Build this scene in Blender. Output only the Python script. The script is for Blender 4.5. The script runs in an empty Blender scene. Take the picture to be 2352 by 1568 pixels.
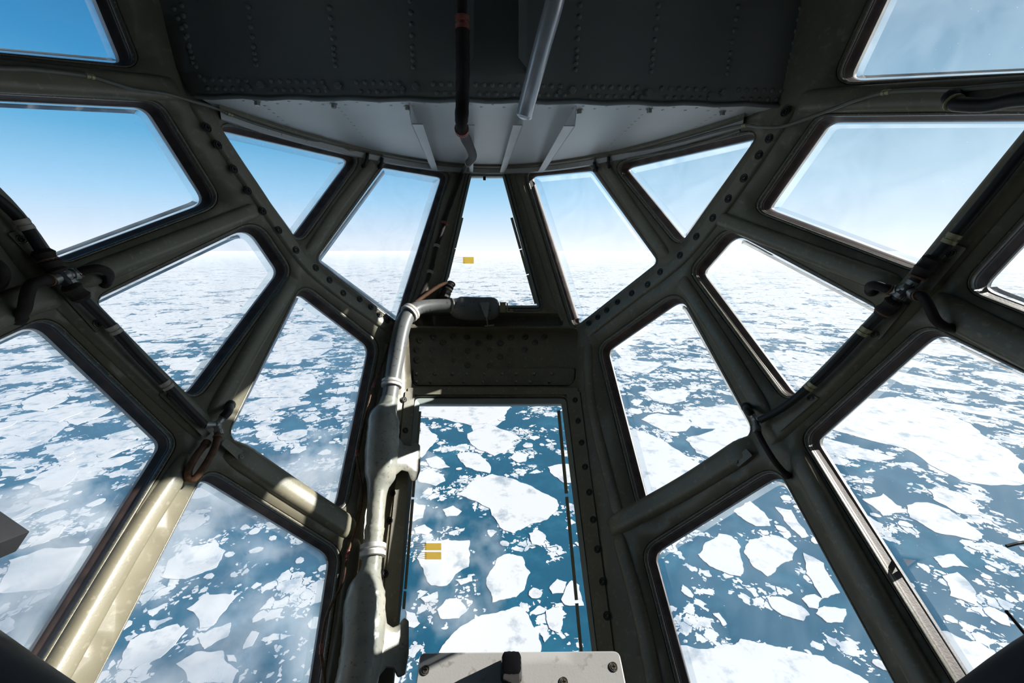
import bpy, bmesh, math, random
from mathutils import Vector, Matrix, noise
from mathutils.geometry import delaunay_2d_cdt
random.seed(11)
C = bpy.context.scene.collection
V = Vector
# ------------------------------------------------------------------ camera
F = 930.0
TH = math.atan(209 / F); YAW = math.atan(46 / F)
FW = V((math.sin(YAW) * math.cos(TH), math.cos(YAW) * math.cos(TH), -math.sin(TH)))
RT = V((math.cos(YAW), -math.sin(YAW), 0)); UP = RT.cross(FW)
cam = bpy.data.objects.new('camera', bpy.data.cameras.new('camera')); C.objects.link(cam)
cam.matrix_world = Matrix((RT, UP, -FW)).transposed().to_4x4()
cam.data.sensor_width = 36; cam.data.lens = F / 2352 * 36
cam.data.clip_start = .02; cam.data.clip_end = 1e6
bpy.context.scene.camera = cam

def ray(x, y):
    return (FW + RT * ((x - 1176) / F) + UP * ((784 - y) / F))
# the nose shell: an ellipsoid
EA, EB, EC, EZ = 1.05, 2.25, 2.0, .5
def shell_t(d):
    A = (d.x / EA) ** 2 + (d.y / EB) ** 2 + (d.z / EC) ** 2
    B = -2 * d.z * EZ / EC ** 2; K = EZ ** 2 / EC ** 2 - 1
    return (-B + math.sqrt(B * B - 4 * A * K)) / (2 * A)
def shell_n(p):
    return V((p.x / EA ** 2, p.y / EB ** 2, (p.z - EZ) / EC ** 2)).normalized()
def S(x, y, off=0.0):
    """point of the shell seen at x,y, moved inwards by off"""
    d = ray(x, y); p = d * shell_t(d)
    return p - shell_n(p) * off
def R(x, y, off=0.0):
    """point off metres above the shell's inner face"""
    d = ray(x, y); t = shell_t(d); p = d * t; n = shell_n(p)
    c = max(d.normalized().dot(n), .4)
    return d * (t - off / (c * d.length))
def N(x, y):
    return -shell_n(S(x, y))
def D(x, y, dep):
    return ray(x, y) * dep
def PL(x, y, p0, n):
    d = ray(x, y); return d * (p0.dot(n) / d.dot(n))
def proj(p):
    z = p.dot(FW)
    if z < 1e-3: return None
    return (1176 + F * p.dot(RT) / z, 784 - F * p.dot(UP) / z)

# ------------------------------------------------------------------ materials
def node_mat(name):
    m = bpy.data.materials.new(name); m.use_nodes = True
    nt = m.node_tree; b = nt.nodes['Principled BSDF']
    return m, nt, b
def paint(name, col, col2=None, rough=.45, metal=0.0, scale=6, bump=.15, wear=0.0, wearcol=(.3, .28, .22), detail=6):
    m, nt, b = node_mat(name); L = nt.links
    tc = nt.nodes.new('ShaderNodeTexCoord')
    n1 = nt.nodes.new('ShaderNodeTexNoise'); n1.inputs['Scale'].default_value = scale; n1.inputs['Detail'].default_value = detail
    L.new(tc.outputs['Object'], n1.inputs['Vector'])
    r = nt.nodes.new('ShaderNodeValToRGB')
    r.color_ramp.elements[0].position = .3; r.color_ramp.elements[1].position = .7
    r.color_ramp.elements[0].color = (*col, 1); r.color_ramp.elements[1].color = (*(col2 or [c * 1.25 for c in col]), 1)
    L.new(n1.outputs['Fac'], r.inputs['Fac'])
    src = r.outputs['Color']
    if wear > 0:
        n2 = nt.nodes.new('ShaderNodeTexNoise'); n2.inputs['Scale'].default_value = scale * 9; n2.inputs['Detail'].default_value = 8
        L.new(tc.outputs['Object'], n2.inputs['Vector'])
        g = nt.nodes.new('ShaderNodeValToRGB'); g.color_ramp.elements[0].position = .62 - wear * .2; g.color_ramp.elements[1].position = .68
        L.new(n2.outputs['Fac'], g.inputs['Fac'])
        mx = nt.nodes.new('ShaderNodeMixRGB'); mx.inputs['Color2'].default_value = (*wearcol, 1)
        L.new(g.outputs['Color'], mx.inputs['Fac']); L.new(src, mx.inputs['Color1']); src = mx.outputs['Color']
    L.new(src, b.inputs['Base Color'])
    b.inputs['Roughness'].default_value = rough; b.inputs['Metallic'].default_value = metal
    if bump:
        n3 = nt.nodes.new('ShaderNodeTexNoise'); n3.inputs['Scale'].default_value = 260; n3.inputs['Detail'].default_value = 3
        L.new(tc.outputs['Object'], n3.inputs['Vector'])
        bp = nt.nodes.new('ShaderNodeBump'); bp.inputs['Strength'].default_value = bump; bp.inputs['Distance'].default_value = .001
        L.new(n3.outputs['Fac'], bp.inputs['Height']); L.new(bp.outputs['Normal'], b.inputs['Normal'])
    return m
M = {}
M['olive'] = paint('olive grey paint', (.195, .178, .128), (.25, .228, .165), .38, wear=.25, wearcol=(.29, .26, .2))
M['rib'] = paint('olive cast paint', (.2, .183, .13), (.26, .236, .17), .34, scale=9, wear=.2, wearcol=(.31, .28, .21))
M['bulk'] = paint('dark bulkhead paint', (.22, .222, .225), (.27, .28, .26), .36, scale=3)
M['ceil'] = paint('pale grey paint', (.76, .75, .73), (.82, .81, .79), .42, scale=4)
M['fin'] = paint('white stiffener paint', (.6, .59, .57), (.68, .67, .65), .4, scale=7)
M['gasket'] = paint('brown black rubber', (.03, .022, .022), (.13, .08, .066), .5, scale=24, bump=.3)
M['lip'] = paint('lip paint', (.12, .115, .09), (.18, .165, .12), .3, scale=20, wear=.3)
M['black'] = paint('black rubber', (.012, .012, .012), (.022, .021, .02), .5, scale=30)
M['sleeve'] = paint('dark cloth sleeve', (.018, .012, .011), (.035, .022, .018), .75, scale=60, bump=.6)
M['brown'] = paint('brown waxed cord', (.09, .04, .02), (.19, .095, .05), .7, scale=70, bump=.8)
M['grey'] = paint('grey green duct paint', (.27, .28, .25), (.46, .44, .37), .3, scale=11, wear=.12, wearcol=(.24, .22, .17))
M['greydark'] = paint('blue grey duct paint', (.15, .16, .165), (.2, .205, .205), .38, scale=8, wear=.15, wearcol=(.09, .09, .09))
M['alu'] = paint('aluminium tube', (.6, .6, .62), (.78, .78, .8), .32, metal=.4, scale=14)
M['steel'] = paint('worn steel', (.3, .29, .27), (.42, .41, .38), .35, metal=.6, scale=30)
M['cream'] = paint('cream clamp tape', (.5, .43, .34), (.62, .56, .46), .5, scale=50)
M['white'] = paint('white clamp', (.74, .71, .68), (.8, .77, .74), .4, scale=30)
M['red'] = paint('faded red clamp', (.3, .07, .055), (.42, .15, .12), .5, scale=60)
M['wire'] = paint('grey cable', (.17, .17, .14), (.24, .24, .2), .4, scale=20)
M['panel'] = paint('light grey panel paint', (.47, .46, .45), (.52, .51, .5), .45, scale=5, wear=.1, wearcol=(.35, .33, .3))
M['frameblue'] = paint('pale green window frame', (.3, .35, .32), (.38, .42, .39), .35, scale=9)
M['bus'] = paint('dark heating strip', (.28, .28, .18), (.34, .33, .22), .5, scale=20)
M['tag'] = paint('yellow film', (.72, .56, .13), (.8, .66, .2), .4, scale=9, bump=0)
def film_mat():
    m = bpy.data.materials.new('yellow film'); m.use_nodes = True; nt = m.node_tree; L = nt.links; nt.nodes.clear()
    o = nt.nodes.new('ShaderNodeOutputMaterial'); a = nt.nodes.new('ShaderNodeBsdfTransparent'); a.inputs['Color'].default_value = (.92, .74, .32, 1)
    b = nt.nodes.new('ShaderNodeBsdfTranslucent'); b.inputs['Color'].default_value = (.75, .6, .12, 1)
    x = nt.nodes.new('ShaderNodeMixShader'); x.inputs[0].default_value = .18; L.new(a.outputs[0], x.inputs[1]); L.new(b.outputs[0], x.inputs[2]); L.new(x.outputs[0], o.inputs[0]); return m
M['tag'] = film_mat()
M['screw'] = paint('worn screw', (.16, .15, .12), (.26, .24, .2), .3, metal=.5, scale=80)
M['rust'] = paint('rusty fitting', (.16, .07, .035), (.3, .16, .09), .6, scale=80)
M['brass'] = paint('yellowed clip', (.42, .36, .2), (.55, .5, .3), .4, metal=.3, scale=60)
M['leather'] = paint('dark grey padding', (.012, .014, .018), (.02, .022, .026), .6, scale=12)

def glass_mat(name, dirt_glare, tint=(.95, .975, 1.0), edge=False, veil=(.9, .94, 1.0)):
    m = bpy.data.materials.new(name); m.use_nodes = True; nt = m.node_tree; L = nt.links
    nt.nodes.clear()
    o = nt.nodes.new('ShaderNodeOutputMaterial')
    tr = nt.nodes.new('ShaderNodeBsdfTransparent'); tr.inputs['Color'].default_value = (*tint, 1)
    gl = nt.nodes.new('ShaderNodeBsdfGlossy'); gl.inputs['Roughness'].default_value = .02
    lw = nt.nodes.new('ShaderNodeFresnel'); lw.inputs['IOR'].default_value = 1.32
    m1 = nt.nodes.new('ShaderNodeMixShader'); L.new(lw.outputs[0], m1.inputs[0]); L.new(tr.outputs[0], m1.inputs[1]); L.new(gl.outputs[0], m1.inputs[2])
    tl = nt.nodes.new('ShaderNodeBsdfTranslucent'); tl.inputs['Color'].default_value = (*veil, 1)
    tc = nt.nodes.new('ShaderNodeTexCoord'); mp = nt.nodes.new('ShaderNodeMapping'); mp.inputs['Scale'].default_value = (1, 1, 1)
    L.new(tc.outputs['Object'], mp.inputs['Vector'])
    nz = nt.nodes.new('ShaderNodeTexNoise'); nz.inputs['Scale'].default_value = 7 if not edge else 4; nz.inputs['Detail'].default_value = 7
    nz.inputs['Distortion'].default_value = 1.2
    L.new(mp.outputs[0], nz.inputs['Vector'])
    mr = nt.nodes.new('ShaderNodeMapRange'); mr.inputs['From Min'].default_value = .35; mr.inputs['From Max'].default_value = .75
    mr.inputs['To Min'].default_value = dirt_glare * .5; mr.inputs['To Max'].default_value = dirt_glare * 1.6
    L.new(nz.outputs['Fac'], mr.inputs['Value'])
    # fine scratches and specks
    vz = nt.nodes.new('ShaderNodeTexVoronoi'); vz.inputs['Scale'].default_value = 90
    L.new(tc.outputs['Object'], vz.inputs['Vector'])
    lt = nt.nodes.new('ShaderNodeMath'); lt.operation = 'LESS_THAN'; lt.inputs[1].default_value = .045
    L.new(vz.outputs['Distance'], lt.inputs[0])
    ml = nt.nodes.new('ShaderNodeMath'); ml.operation = 'MULTIPLY'; ml.inputs[1].default_value = .25
    L.new(lt.outputs[0], ml.inputs[0])
    ad = nt.nodes.new('ShaderNodeMath'); ad.operation = 'ADD'; ad.use_clamp = True
    L.new(mr.outputs[0], ad.inputs[0]); L.new(ml.outputs[0], ad.inputs[1])
    m2 = nt.nodes.new('ShaderNodeMixShader'); L.new(ad.outputs[0], m2.inputs[0]); L.new(m1.outputs[0], m2.inputs[1]); L.new(tl.outputs[0], m2.inputs[2])
    L.new(m2.outputs[0], o.inputs['Surface'])
    return m
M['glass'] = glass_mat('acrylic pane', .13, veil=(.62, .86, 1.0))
M['glare_veil'] = glass_mat('scuffed acrylic pane', .24, veil=(.66, .86, 1.0))  # milkier scatter puts sun glare into these lower left panes
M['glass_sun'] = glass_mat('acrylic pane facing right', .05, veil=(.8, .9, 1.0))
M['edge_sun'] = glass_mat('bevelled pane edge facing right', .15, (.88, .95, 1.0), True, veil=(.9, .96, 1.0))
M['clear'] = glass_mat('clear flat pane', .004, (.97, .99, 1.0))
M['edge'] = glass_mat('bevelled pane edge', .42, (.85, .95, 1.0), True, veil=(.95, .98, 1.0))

# ------------------------------------------------------------------ helpers
def tag(o, label=None, cat=None, group=None, kind=None):
    if label: o['label'] = label
    if cat: o['category'] = cat
    if group: o['group'] = group
    if kind: o['kind'] = kind
    return o
def empty(name, loc, label=None, cat=None, group=None, kind=None):
    o = bpy.data.objects.new(name, None); C.objects.link(o); o.location = loc; o.empty_display_size = .05
    return tag(o, label, cat, group, kind)
def obj(name, bm, mat, parent=None, smooth=True, angle=35):
    me = bpy.data.meshes.new(name); bmesh.ops.recalc_face_normals(bm, faces=bm.faces) if smooth is not None else None
    bm.to_mesh(me); bm.free()
    for p in me.polygons: p.use_smooth = bool(smooth)
    if smooth:
        try: me.set_sharp_from_angle(angle=math.radians(angle))
        except Exception: pass
    me.materials.append(M[mat] if isinstance(mat, str) else mat)
    o = bpy.data.objects.new(name, me); C.objects.link(o)
    if parent is not None:
        o.parent = parent
        if parent.parent is None:
            me.transform(Matrix.Translation(-parent.location))
        else:
            me.transform(Matrix.Translation(-(parent.location + parent.parent.location)))
    return o
def frames(pts):
    fr = []; n = len(pts); prev = None
    for i in range(n):
        t = (pts[min(i + 1, n - 1)] - pts[max(i - 1, 0)]).normalized()
        if prev is None:
            a = V((0, 0, 1)) if abs(t.z) < .9 else V((1, 0, 0)); u = t.cross(a).normalized()
        else:
            u = (prev - t * prev.dot(t)).normalized()
        prev = u; fr.append((t, u, t.cross(u)))
    return fr
def smooth_path(pts, sub=6):
    """Catmull-Rom through tuples of any length"""
    out = []; n = len(pts)
    for i in range(n - 1):
        p0, p1, p2, p3 = pts[max(i - 1, 0)], pts[i], pts[i + 1], pts[min(i + 2, n - 1)]
        for k in range(sub):
            t = k / sub
            out.append(tuple(.5 * (2 * b + (c - a) * t + (2 * a - 5 * b + 4 * c - d) * t * t + (3 * b - a - 3 * c + d) * t ** 3) for a, b, c, d in zip(p0, p1, p2, p3)))
    out.append(tuple(pts[-1])); return out
def add_tube(bm, pts, rad, seg=12, cap=True, squash=None, jit=0):
    fr = frames(pts); rings = []
    for i, (p, (t, u, w)) in enumerate(zip(pts, fr)):
        r = rad[i] if isinstance(rad, (list, tuple)) else rad
        q = []
        for k in range(seg):
            a = 2 * math.pi * k / seg
            rr = r * (1 + (jit * noise.noise(V((i * .35, k * 1.1, r * 90))) if jit else 0))
            q.append(bm.verts.new(p + (u * math.cos(a) + w * math.sin(a)) * rr))
        rings.append(q)
    for a, b in zip(rings, rings[1:]):
        for k in range(seg):
            bm.faces.new((a[k], a[(k + 1) % seg], b[(k + 1) % seg], b[k]))
    if cap:
        bm.faces.new(rings[0][::-1]); bm.faces.new(rings[-1])
    return bm
def tube(name, pts, rad, mat, parent=None, seg=12, jit=0):
    return obj(name, add_tube(bmesh.new(), pts, rad, seg, jit=jit), mat, parent)
def add_box(bm, c, ax, ay, az, sx, sy, sz, bev=0):
    vs = []
    g = bmesh.ops.create_cube(bm, size=1)['verts']
    for v in g:
        v.co = c + ax * v.co.x * sx + ay * v.co.y * sy + az * v.co.z * sz
    if bev:
        es = list({e for v in g for e in v.link_edges})
        bmesh.ops.bevel(bm, geom=es, offset=bev, segments=2, affect='EDGES', profile=.7)
    return bm
def round_poly(cs, r, seg=7, step=26):
    """rounded polygon in picture units; r one radius or a list"""
    n = len(cs); out = []
    for i in range(n):
        p = V(cs[i]); a = (V(cs[i - 1]) - p); b = (V(cs[(i + 1) % n]) - p)
        la, lb = a.length, b.length; a.normalize(); b.normalize()
        rr = r[i] if isinstance(r, (list, tuple)) else r
        ang = a.angle(b); t = min(rr / math.tan(ang / 2), la * .45, lb * .45)
        q0, q1 = p + a * t, p + b * t
        for k in range(seg + 1):
            s = k / seg
            out.append(q0 * (1 - s) ** 2 + p * 2 * s * (1 - s) + q1 * s * s)
    res = []
    for i in range(len(out)):
        a, b = out[i], out[(i + 1) % len(out)]
        l = (b - a).length
        if l < .01: continue
        m = max(1, int(l / step))
        for k in range(m): res.append(a.lerp(b, k / m))
    return res
def area(p):
    return sum(a[0] * b[1] - b[0] * a[1] for a, b in zip(p, p[1:] + p[:1])) / 2
def offset(loop, d):
    """d > 0 grows"""
    s = 1 if area(loop) > 0 else -1; out = []; n = len(loop)
    for i in range(n):
        t = (loop[(i + 1) % n] - loop[i - 1]).normalized()
        out.append(loop[i] + V((t.y, -t.x)) * s * d)
    return out
def inside(pt, poly):
    x, y = pt; c = False; n = len(poly)
    for i in range(n):
        x1, y1 = poly[i]; x2, y2 = poly[i - 1]
        if (y1 > y) != (y2 > y) and x < (x2 - x1) * (y - y1) / (y2 - y1) + x1: c = not c
    return c
def bbox(p):
    return min(q[0] for q in p), min(q[1] for q in p), max(q[0] for q in p), max(q[1] for q in p)
def sheet(outer, holes, fn, grid=60):
    """triangulated sheet bounded by outer with holes, mapped by fn(x, y)"""
    vs, es = [], []
    for lp in [outer] + holes:
        b = len(vs); vs += [V((q[0], q[1])) for q in lp]
        es += [(b + i, b + (i + 1) % len(lp)) for i in range(len(lp))]
    x0, y0, x1, y1 = bbox(outer); fat = [offset(h, 10) for h in holes]; bbs = [bbox(h) for h in fat]
    thin = offset(outer, -10)
    y = y0 + grid / 2
    while y < y1:
        x = x0 + grid / 2
        while x < x1:
            q = (x + random.uniform(-3, 3), y + random.uniform(-3, 3))
            if inside(q, thin) and not any(b[0] < x < b[2] and b[1] < y < b[3] and inside(q, h) for h, b in zip(fat, bbs)): vs.append(V(q))
            x += grid
        y += grid
    v2, e2, f2, *_ = delaunay_2d_cdt(vs, es, [], 0, 1e-4)
    bm = bmesh.new(); bv = {}
    hb = [bbox(h) for h in holes]
    for f in f2:
        c = V((0, 0))
        for i in f: c += v2[i]
        c /= len(f)
        if not inside(c, outer): continue
        if any(b[0] <= c.x <= b[2] and b[1] <= c.y <= b[3] and inside(c, h) for h, b in zip(holes, hb)): continue
        for i in f:
            if i not in bv: bv[i] = bm.verts.new(fn(v2[i].x, v2[i].y))
        try: bm.faces.new([bv[i] for i in f])
        except ValueError: pass
    return bm
def band(bm, loops, closed=True):
    rs = [[bm.verts.new(p) for p in l] for l in loops]; n = len(rs[0])
    for a, b in zip(rs, rs[1:]):
        for k in range(n if closed else n - 1):
            bm.faces.new((a[k], a[(k + 1) % n], b[(k + 1) % n], b[k]))
    return bm
def cp(src, loc=None, parent=None, rot=None):
    o = src.copy(); C.objects.link(o)
    if parent is not None: o.parent = parent
    if loc is not None: o.location = loc
    if rot is not None: o.rotation_euler = rot
    return o
def rot_to(n):
    return n.to_track_quat('Z', 'Y').to_euler()

# ------------------------------------------------------------------ windows
# corners in picture units, corner radius, kind
W = [
 ([(255, 0), (316, 152), (0, 121), (-420, 78), (-420, -380), (98, -380)], [20, 22, 5, 40, 40, 40], 'dirty'),
 ([(-185, 207), (362, 236), (505, 466), (138, 604)], [30, 60, 34, 40], 'dirty'),
 ([(487, 279), (828, 359), (686, 556)], [22, 24, 20], 'dirty'),
 ([(886, 373), (1029, 398), (922, 746), (727, 597)], [16, 18, 12, 16], 'dirty'),
 ([(1077, 396), (1160, 396), (1243, 708), (1006, 708)], [8, 8, 8, 8], 'flat'),
 ([(1208, 394), (1355, 380), (1511, 601), (1319, 752)], [18, 22, 16, 12], 'dirty'),
 ([(1413, 378), (1748, 300), (1562, 562)], [20, 16, 20], 'dirty'),
 ([(1882, 268), (2412, 262), (2112, 622), (1736, 480)], [44, 30, 44, 22], 'dirty'),
 ([(2003, 0), (1916, 190), (2352, 167), (2800, 140), (2800, -380), (2175, -380)], [5, 30, 5, 40, 40, 40], 'dirty'),
 ([(2212, 660), (2620, 215), (2950, 250), (2950, 945)], [34, 40, 60, 60], 'dirty'),
 ([(588, 508), (664, 622), (444, 920), (212, 690)], [52, 34, 34, 26], 'dirty'),
 ([(694, 655), (866, 790), (787, 1182), (524, 1000)], [26, 42, 30, 28], 'dirty'),
 ([(1674, 524), (1590, 622), (1812, 922), (2024, 712)], [42, 30, 30, 24], 'dirty'),
 ([(1558, 670), (1378, 798), (1474, 1176), (1732, 992)], [36, 34, 26, 34], 'dirty'),
 ([(108, 728), (402, 1014), (-140, 1900), (-700, 1900), (-700, 1110)], [64, 34, 60, 60, 60], 'dirty'),
 ([(474, 1076), (780, 1266), (694, 1850), (74, 1850)], [40, 50, 40, 40], 'dirty'),
 ([(952, 911), (1301, 911), (1390, 1640), (886, 1640)], [14, 14, 20, 20], 'flat'),
 ([(1782, 1070), (1480, 1262), (1634, 1850), (2206, 1850)], [46, 44, 40, 40], 'dirty'),
 ([(2128, 748), (1846, 1005), (2405, 1900), (2950, 1900), (2950, 1146)], [58, 34, 60, 60, 60], 'dirty'),
]
holes = [round_poly(c, r) for c, r, k in W]
grow = [offset(h, 8) for h in holes]
# the two recesses of the sill
rec1 = round_poly([(936, 754), (1330, 754), (1322, 888), (944, 888)], [10, 14, 26, 22])
rec2 = round_poly([(952, 716), (1292, 720), (1296, 749), (950, 749)], [8, 8, 8, 8])
outer = []
X0, Y0, X1, Y1 = -1150, -620, 3500, 2350
for (ax, ay), (bx, by) in zip([(X0, Y0), (X1, Y0), (X1, Y1), (X0, Y1)], [(X1, Y0), (X1, Y1), (X0, Y1), (X0, Y0)]):
    for k in range(24): outer.append(V((ax + (bx - ax) * k / 24, ay + (by - ay) * k / 24)))
bm = sheet(outer, grow + [rec1, rec2], lambda x, y: S(x, y))
bmesh.ops.recalc_face_normals(bm, faces=bm.faces)
wall = obj('wall_front', bm, 'olive', None); wall['kind'] = 'structure'
md = wall.modifiers.new('skin', 'SOLIDIFY'); md.thickness = .012; md.offset = 0
# rest of the hull behind the camera: loft of the sheet's border back to a bulkhead
lp = [S(q.x, q.y) for q in outer]
def side(p, y, k): return V((p.x * k, y, p.z * k))
bm = band(bmesh.new(), [lp, [side(p, min(p.y, .15) - .25, 1.02) for p in lp], [side(p, -.9, 1.0) for p in lp]])
o = obj('wall_rear', bm, 'bulk', None); o['kind'] = 'structure'
bm = bmesh.new(); bm.faces.new([bm.verts.new(side(p, -.9, 1.0)) for p in lp])
o = obj('wall_back', bm, 'bulk', None); o['kind'] = 'structure'

for i, ((c, r, kind), h, g) in enumerate(zip(W, holes, grow)):
    ctr = V((sum(q[0] for q in c) / len(c), sum(q[1] for q in c) / len(c)))
    root = empty('window_%d' % (i + 1), S(ctr.x, ctr.y, -.03), kind='structure')
    flat = kind == 'flat'
    # rounded rim of the opening
    obj('rim', band(bmesh.new(), [[S(*q) for q in g], [S(*q, .004) for q in offset(h, 6)], [S(*q, .0045) for q in offset(h, 3.5)],
        [S(*q, .002) for q in offset(h, 1)], [S(*q, -.004) for q in h], [S(*q, -.02) for q in h]]), 'lip', root, angle=80)
    dep = .034 if not flat else .022
    if not flat:
        a, b_, c_, d_ = offset(h, 1), offset(h, -1), offset(h, -5), offset(h, -8)
        obj('gasket', band(bmesh.new(), [[S(*q, -.006) for q in a], [S(*q, -.008) for q in b_], [S(*q, -.013) for q in offset(h, 0)],
            [S(*q, -.016) for q in b_], [S(*q, -.026) for q in c_], [S(*q, -dep) for q in d_], [S(*q, -dep - .012) for q in d_]]), 'gasket', root, angle=60)
        e0, e1, e2 = offset(h, -7), offset(h, -13), offset(h, -21)
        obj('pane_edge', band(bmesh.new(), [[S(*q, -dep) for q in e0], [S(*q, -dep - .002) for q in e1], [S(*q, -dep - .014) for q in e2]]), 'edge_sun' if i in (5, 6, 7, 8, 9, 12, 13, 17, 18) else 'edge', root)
        obj('pane', sheet(e2, [], lambda x, y: S(x, y, -dep - .014), 90), 'glare_veil' if i in (14, 15, 11) else 'glass_sun' if i in (0, 1, 2, 5, 6, 7, 8, 9, 12, 13, 17, 18) else 'glass', root)
    else:
        a = offset(h, 1)
        fw = 5 if i == 4 else 12
        obj('gasket', band(bmesh.new(), [[S(*q, -.006) for q in a], [S(*q, -.01) for q in offset(h, -2)], [S(*q, -.016) for q in offset(h, -2)]]), 'black', root)
        obj('window_frame', band(bmesh.new(), [[S(*q, -.012) for q in offset(h, -1)], [S(*q, -.006) for q in offset(h, -3)],
            [S(*q, -.008) for q in offset(h, -3 - fw)], [S(*q, -.028) for q in offset(h, -4 - fw)], [S(*q, -.04) for q in offset(h, -4 - fw)]]), 'frameblue', root, angle=30)
        obj('pane', sheet(offset(h, -3 - fw), [], lambda x, y: S(x, y, -.024), 90), 'clear', root)
# heating strips, connecting bars and film sensors on the flat panes
w5 = bpy.data.objects['window_5']; w17 = bpy.data.objects['window_17']
def strip(root, seg, wd, name, mat='bus', off=-.018):
    (x0, y0), (x1, y1) = seg; bm = bmesh.new(); n = 10; lo = []; up = []
    for k in range(n + 1):
        x = x0 + (x1 - x0) * k / n; y = y0 + (y1 - y0) * k / n
        nx, ny = (y1 - y0), -(x1 - x0); l = math.hypot(nx, ny); nx, ny = nx / l * wd / 2, ny / l * wd / 2
        lo.append([S(x - nx, y - ny, off), S(x - nx, y - ny, off + .003), S(x + nx, y + ny, off + .003), S(x + nx, y + ny, off)])
    for a, b in zip(lo, lo[1:]):
        va = [bm.verts.new(p) for p in a]; vb = [bm.verts.new(p) for p in b]
        for k in range(4): bm.faces.new((va[k], va[(k + 1) % 4], vb[(k + 1) % 4], vb[k]))
    bmesh.ops.remove_doubles(bm, verts=bm.verts, dist=1e-5)
    return obj(name, bm, mat, root, False)
def cut(p, q, gaps):
    segs = []; t0 = 0
    for g in gaps + [1.0]:
        segs.append(((p[0] + (q[0] - p[0]) * t0, p[1] + (q[1] - p[1]) * t0), (p[0] + (q[0] - p[0]) * (g - .012), p[1] + (q[1] - p[1]) * (g - .012)))); t0 = g
    return segs
for s in cut((1063, 498), (1029, 640), [.5, .98]): strip(w5, s, 6, 'heating_strip')
for s in cut((1174, 498), (1229, 697), [.37, .66]): strip(w5, s, 6, 'heating_strip')
for s in cut((968, 942), (931, 1400), [.44, .9]): strip(w17, s, 6, 'heating_strip')
for s in cut((1280, 940), (1341, 1600), [.3, .67]): strip(w17, s, 7, 'heating_strip')
def film(root, x0, y0, x1, y1):
    bm = bmesh.new()
    t = [S(x0, y0, -.017), S(x1, y0, -.017), S(x1, y1, -.017), S(x0, y1, -.017)]; n = N(x0, y0) * .001
    a = [bm.verts.new(p) for p in t]; b = [bm.verts.new(p + n) for p in t]
    bm.faces.new(a); bm.faces.new(b)
    for k in range(4): bm.faces.new((a[k], a[(k + 1) % 4], b[(k + 1) % 4], b[k]))
    o = obj('sensor_film', bm, 'tag', root, False)
    for k in range(4):
        y = y0 + (y1 - y0) * (.12 + k * .25)
        tube('lead', [S(x0 + 4, y, -.0165), S((x0 - 26), y - 3, -.0175)], .0006, 'steel', o, 6)
    return o
film(w5, 1065, 588, 1089, 603); film(w17, 979, 1244, 1016, 1260); film(w17, 979, 1264, 1016, 1281)
bm = bmesh.new(); add_box(bm, S(1113, 408, -.012), RT, FW, UP, .014, .006, .02, .002); obj('latch', bm, 'black', w5)

# ------------------------------------------------------------------ ribs of the lattice
nrib = [0]
def ridge(pts, w, h, mat='rib', sub=8, fl=None, ends=True):
    """raised rounded bar standing on the shell; w in metres"""
    q = smooth_path(pts, sub); prof = [(-.5, -.1), (-.5, .2), (-.43, .72), (-.3, .96), (-.12, 1), (.12, 1), (.3, .96), (.43, .72), (.5, .2), (.5, -.1)]
    c = [S(x, y) for x, y in q]; bm = bmesh.new(); rows = []
    n = len(c)
    for i in range(n):
        t = (c[min(i + 1, n - 1)] - c[max(i - 1, 0)]).normalized(); nn = -shell_n(c[i]); s = t.cross(nn).normalized()
        k = 1
        if ends:
            e = min((c[i] - c[0]).length, (c[i] - c[-1]).length) / (w * .8); k = min(1, .15 + e)
            k = math.sin(k * math.pi / 2)
        rows.append([c[i] + s * a * w * (.75 + .25 * k) + nn * b * h * (k if b > 0 else 1) for a, b in prof])
    band(bm, rows, False)
    nrib[0] += 1
    o = obj('trim_%d' % nrib[0], bm, mat, None, angle=70); o['kind'] = 'structure'; return o
for p, w, h in [
    ([(856, 372), (780, 470), (706, 582)], .045, .022), ([(672, 640), (580, 790), (484, 958)], .05, .024),
    ([(432, 1045), (290, 1260), (110, 1568), (-30, 1800)], .05, .026), ([(590, 480), (400, 556), (170, 646)], .05, .024),
    ([(410, 206), (200, 190), (-80, 168), (-500, 130)], .06, .02), ([(520, 1030), (650, 1118), (812, 1222)], .075, .03),
    ([(438, 225), (520, 350), (575, 430), (690, 594), (790, 682), (925, 775)], .055, .018),
    ([(-500, 90), (-60, 440), (110, 640), (300, 830), (478, 1000)], .07, .022),
    ([(150, 670), (60, 690), (-60, 735), (-500, 870)], .06, .024),
    ([(1046, 395), (1010, 510), (966, 700)], .04, .018), ([(1188, 395), (1240, 560), (1296, 735)], .04, .018),
    ([(1388, 376), (1450, 470), (1534, 590)], .045, .022), ([(1566, 640), (1670, 800), (1764, 955)], .05, .024),
    ([(1832, 1040), (1960, 1270), (2130, 1568), (2300, 1850)], .05, .026), ([(1648, 500), (1850, 578), (2070, 660)], .05, .024),
    ([(1835, 235), (2050, 224), (2352, 215), (2900, 200)], .06, .02), ([(1735, 1020), (1580, 1118), (1400, 1215)], .075, .03),
    ([(1822, 240), (1740, 370), (1640, 510), (1562, 600), (1460, 680), (1345, 770)], .055, .018),
    ([(2640, 40), (2300, 440), (2110, 664), (1910, 870), (1760, 1010)], .07, .022), ([(2140, 690), (2352, 800), (2900, 1050)], .06, .024),
    ([(812, 1235), (790, 1400), (745, 1700)], .05, .024), ([(1420, 1225), (1480, 1440), (1530, 1700)], .05, .022),
    ([(890, 790), (878, 900), (826, 1180)], .045, .02), ([(1352, 790), (1362, 940), (1425, 1190)], .045, .02)]:
    ridge(p, w, h)
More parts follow.
